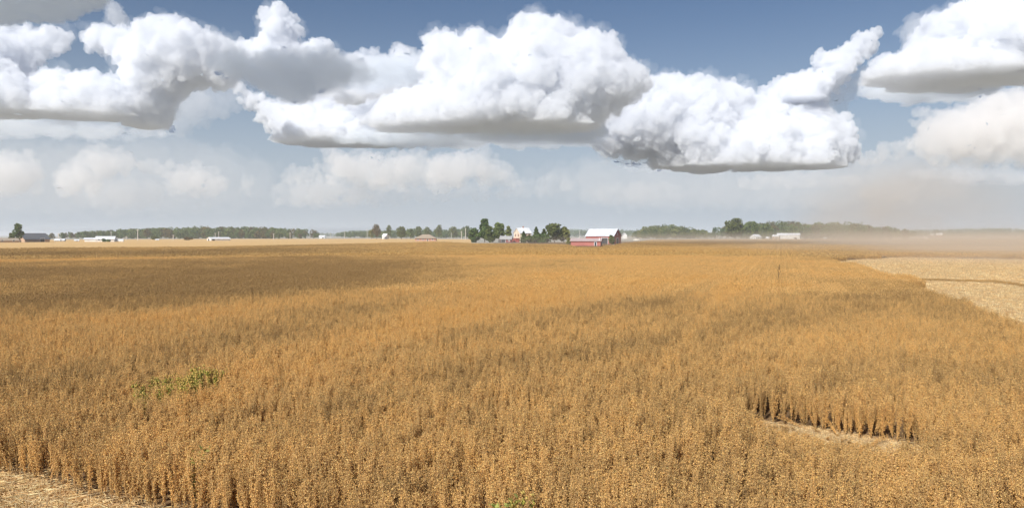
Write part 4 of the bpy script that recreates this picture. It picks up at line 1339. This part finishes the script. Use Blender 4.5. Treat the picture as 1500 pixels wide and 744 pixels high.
make_cloud('low hazy cloud cut off by the left edge', [([(-40,225),(20,224),(45,226),(56,238),(60,260),(62,280),(20,286),(-40,285)], 15800, 304, 620, dict(seed=12, rmax=18))])
make_cloud('smallest hazy puff right of the flat low cloud', [([(350,268),(358,257),(370,262),(372,278),(352,282)], 16000, 304, 800, dict(seed=13, small=(3, 6)))])
make_cloud('faint thin cloud veil low over the red barn', [([(850,285),(880,270),(920,266),(960,266),(1000,276),(1000,292),(930,298),(860,298)], 17000, 298, 2600, dict(seed=15, rag=5, depth=2, vox=2)),
    ([(770,250),(860,232),(950,236),(1150,238),(1330,222),(1430,240),(1400,296),(1150,310),(900,306),(790,290)], 16000, 316, 4200, dict(seed=151, rag=6, depth=1.5, vox=2.4))])
make_cloud('thin pale streak of cloud below the broad bright cloud', [([(1080,262),(1150,252),(1230,255),(1260,262),(1230,273),(1180,276),(1090,274)], 14500, 275, 1100, dict(seed=16, rag=5, depth=2, vox=2))])
make_cloud('dark grey flat cloud patch beneath the narrow spire', [
    ([(316,92),(325,82),(345,80),(370,84),(400,80),(440,82),(480,80),(505,92),(510,112),(486,130),(458,142),(440,153),(425,155),(405,143),(380,128),(355,118),(332,112),(318,102)], 5000, 152, 170, dict(seed=17, vox=1.8, slab=(950, 60))),
    ([(305,95),(325,76),(400,74),(480,72),(540,92),(540,125),(480,140),(440,164),(410,150),(360,126),(315,112)], 5000, 165, 330, dict(seed=171, vox=2.4, slab=(960, 60)))])
make_cloud('dark grey flat cloud at the top left corner', [([(-60,-60),(120,-60),(150,-5),(135,12),(112,20),(100,30),(60,34),(0,36),(-60,36)], 3600, 42, 55, dict(seed=18, vox=2, slab=(950, 45)))])

make_cloud('broad pale cloud veil behind the low clouds at left', [([(-60,196),(120,200),(260,196),(330,210),(410,240),(400,300),(260,318),(60,316),(-60,312)], 18000, 324, 8000, dict(seed=19, rag=6, depth=1.5, vox=2.4))])
# unseen clouds added above the frame to shade the two grey ones
def shade_cloud(poly, alt, th, mfp, seed):
    o = make_cloud('x', [(poly, 2600, 0, mfp, dict(seed=seed, vox=6, slab=(alt, th)))])
    del o['label'], o['category'], o['group']
    structure(o)
shade_cloud([(-380, -880), (20, -880), (60, -460), (-360, -450)], 2520, 160, 320, 201)
shade_cloud([(-1150, -1150), (-250, -1150), (-200, -440), (-1000, -430)], 1890, 150, 80, 202)
# ------------------------------------------------------------------ air: haze over the plain, dust behind the harvester
def vol_principled(name, col, dens):
    m = bpy.data.materials.new(name); m.use_nodes = True
    nt = m.node_tree; nt.nodes.clear()
    out = nt.nodes.new('ShaderNodeOutputMaterial')
    pv = nt.nodes.new('ShaderNodeVolumePrincipled')
    pv.inputs['Color'].default_value = (*col, 1)
    pv.inputs['Density'].default_value = dens
    pv.inputs['Anisotropy'].default_value = 0.0
    nt.links.new(pv.outputs[0], out.inputs['Volume'])
    return m, nt, pv
bm = bmesh.new()
HZ = 42.0
box(bm, Vector((0, 0, (HZ - 1) / 2)), (61000, 61000, HZ + 1))
m, _, _ = vol_principled('haze', (0.86, 0.90, 0.95), HAZE_D)
m.cycles.homogeneous_volume = True
hz = from_bm('haze', bm, m, None)
stuff(hz, 'pale even haze lying over the whole plain', 'haze')

def dust(label, c, rad, dens, nscale, seed, rz=0.0):
    bm = bmesh.new(); bmesh.ops.create_icosphere(bm, subdivisions=3, radius=1.0)
    m, nt, pv = vol_principled('dust', (0.88, 0.75, 0.59), dens)
    N, L = nt.nodes, nt.links
    tc = N.new('ShaderNodeTexCoord')
    ln = N.new('ShaderNodeVectorMath'); ln.operation = 'LENGTH'; L.new(tc.outputs['Object'], ln.inputs[0])
    mr = N.new('ShaderNodeMapRange'); mr.interpolation_type = 'SMOOTHSTEP'
    mr.inputs['From Min'].default_value = 0.97; mr.inputs['From Max'].default_value = 0.1
    L.new(ln.outputs['Value'], mr.inputs['Value'])
    nz = N.new('ShaderNodeTexNoise'); nz.inputs['Scale'].default_value = nscale; nz.inputs['Detail'].default_value = 3
    nz.noise_dimensions = '4D'; nz.inputs['W'].default_value = seed
    L.new(tc.outputs['Object'], nz.inputs['Vector'])
    m2 = N.new('ShaderNodeMapRange'); m2.inputs['From Min'].default_value = 0.35; m2.inputs['From Max'].default_value = 0.65
    L.new(nz.outputs['Fac'], m2.inputs['Value'])
    k = N.new('ShaderNodeMath'); k.operation = 'MULTIPLY'; L.new(mr.outputs[0], k.inputs[0]); L.new(m2.outputs[0], k.inputs[1])
    k2 = N.new('ShaderNodeMath'); k2.operation = 'MULTIPLY'; L.new(k.outputs[0], k2.inputs[0]); k2.inputs[1].default_value = dens
    L.new(k2.outputs[0], pv.inputs['Density'])
    o = from_bm('dust', bm, m, None)
    o.location = c; o.scale = rad; o.rotation_euler = (0, 0, rz)
    return stuff(o, label, 'dust')
dust('tall thin tan dust plume drifting up before the right wood', (140, 265, 3), (48, 80, 37), 0.027, 1.6, 1.0)
dust('low tan dust lying on the harvested strip at right', (108, 145, 0), (88, 95, 6.8), 0.050, 2.2, 4.0, R(-15))
dust('faint dust veil drifting over the far crop right of centre', (150, 370, 0), (205, 150, 8), 0.012, 2.0, 7.0)
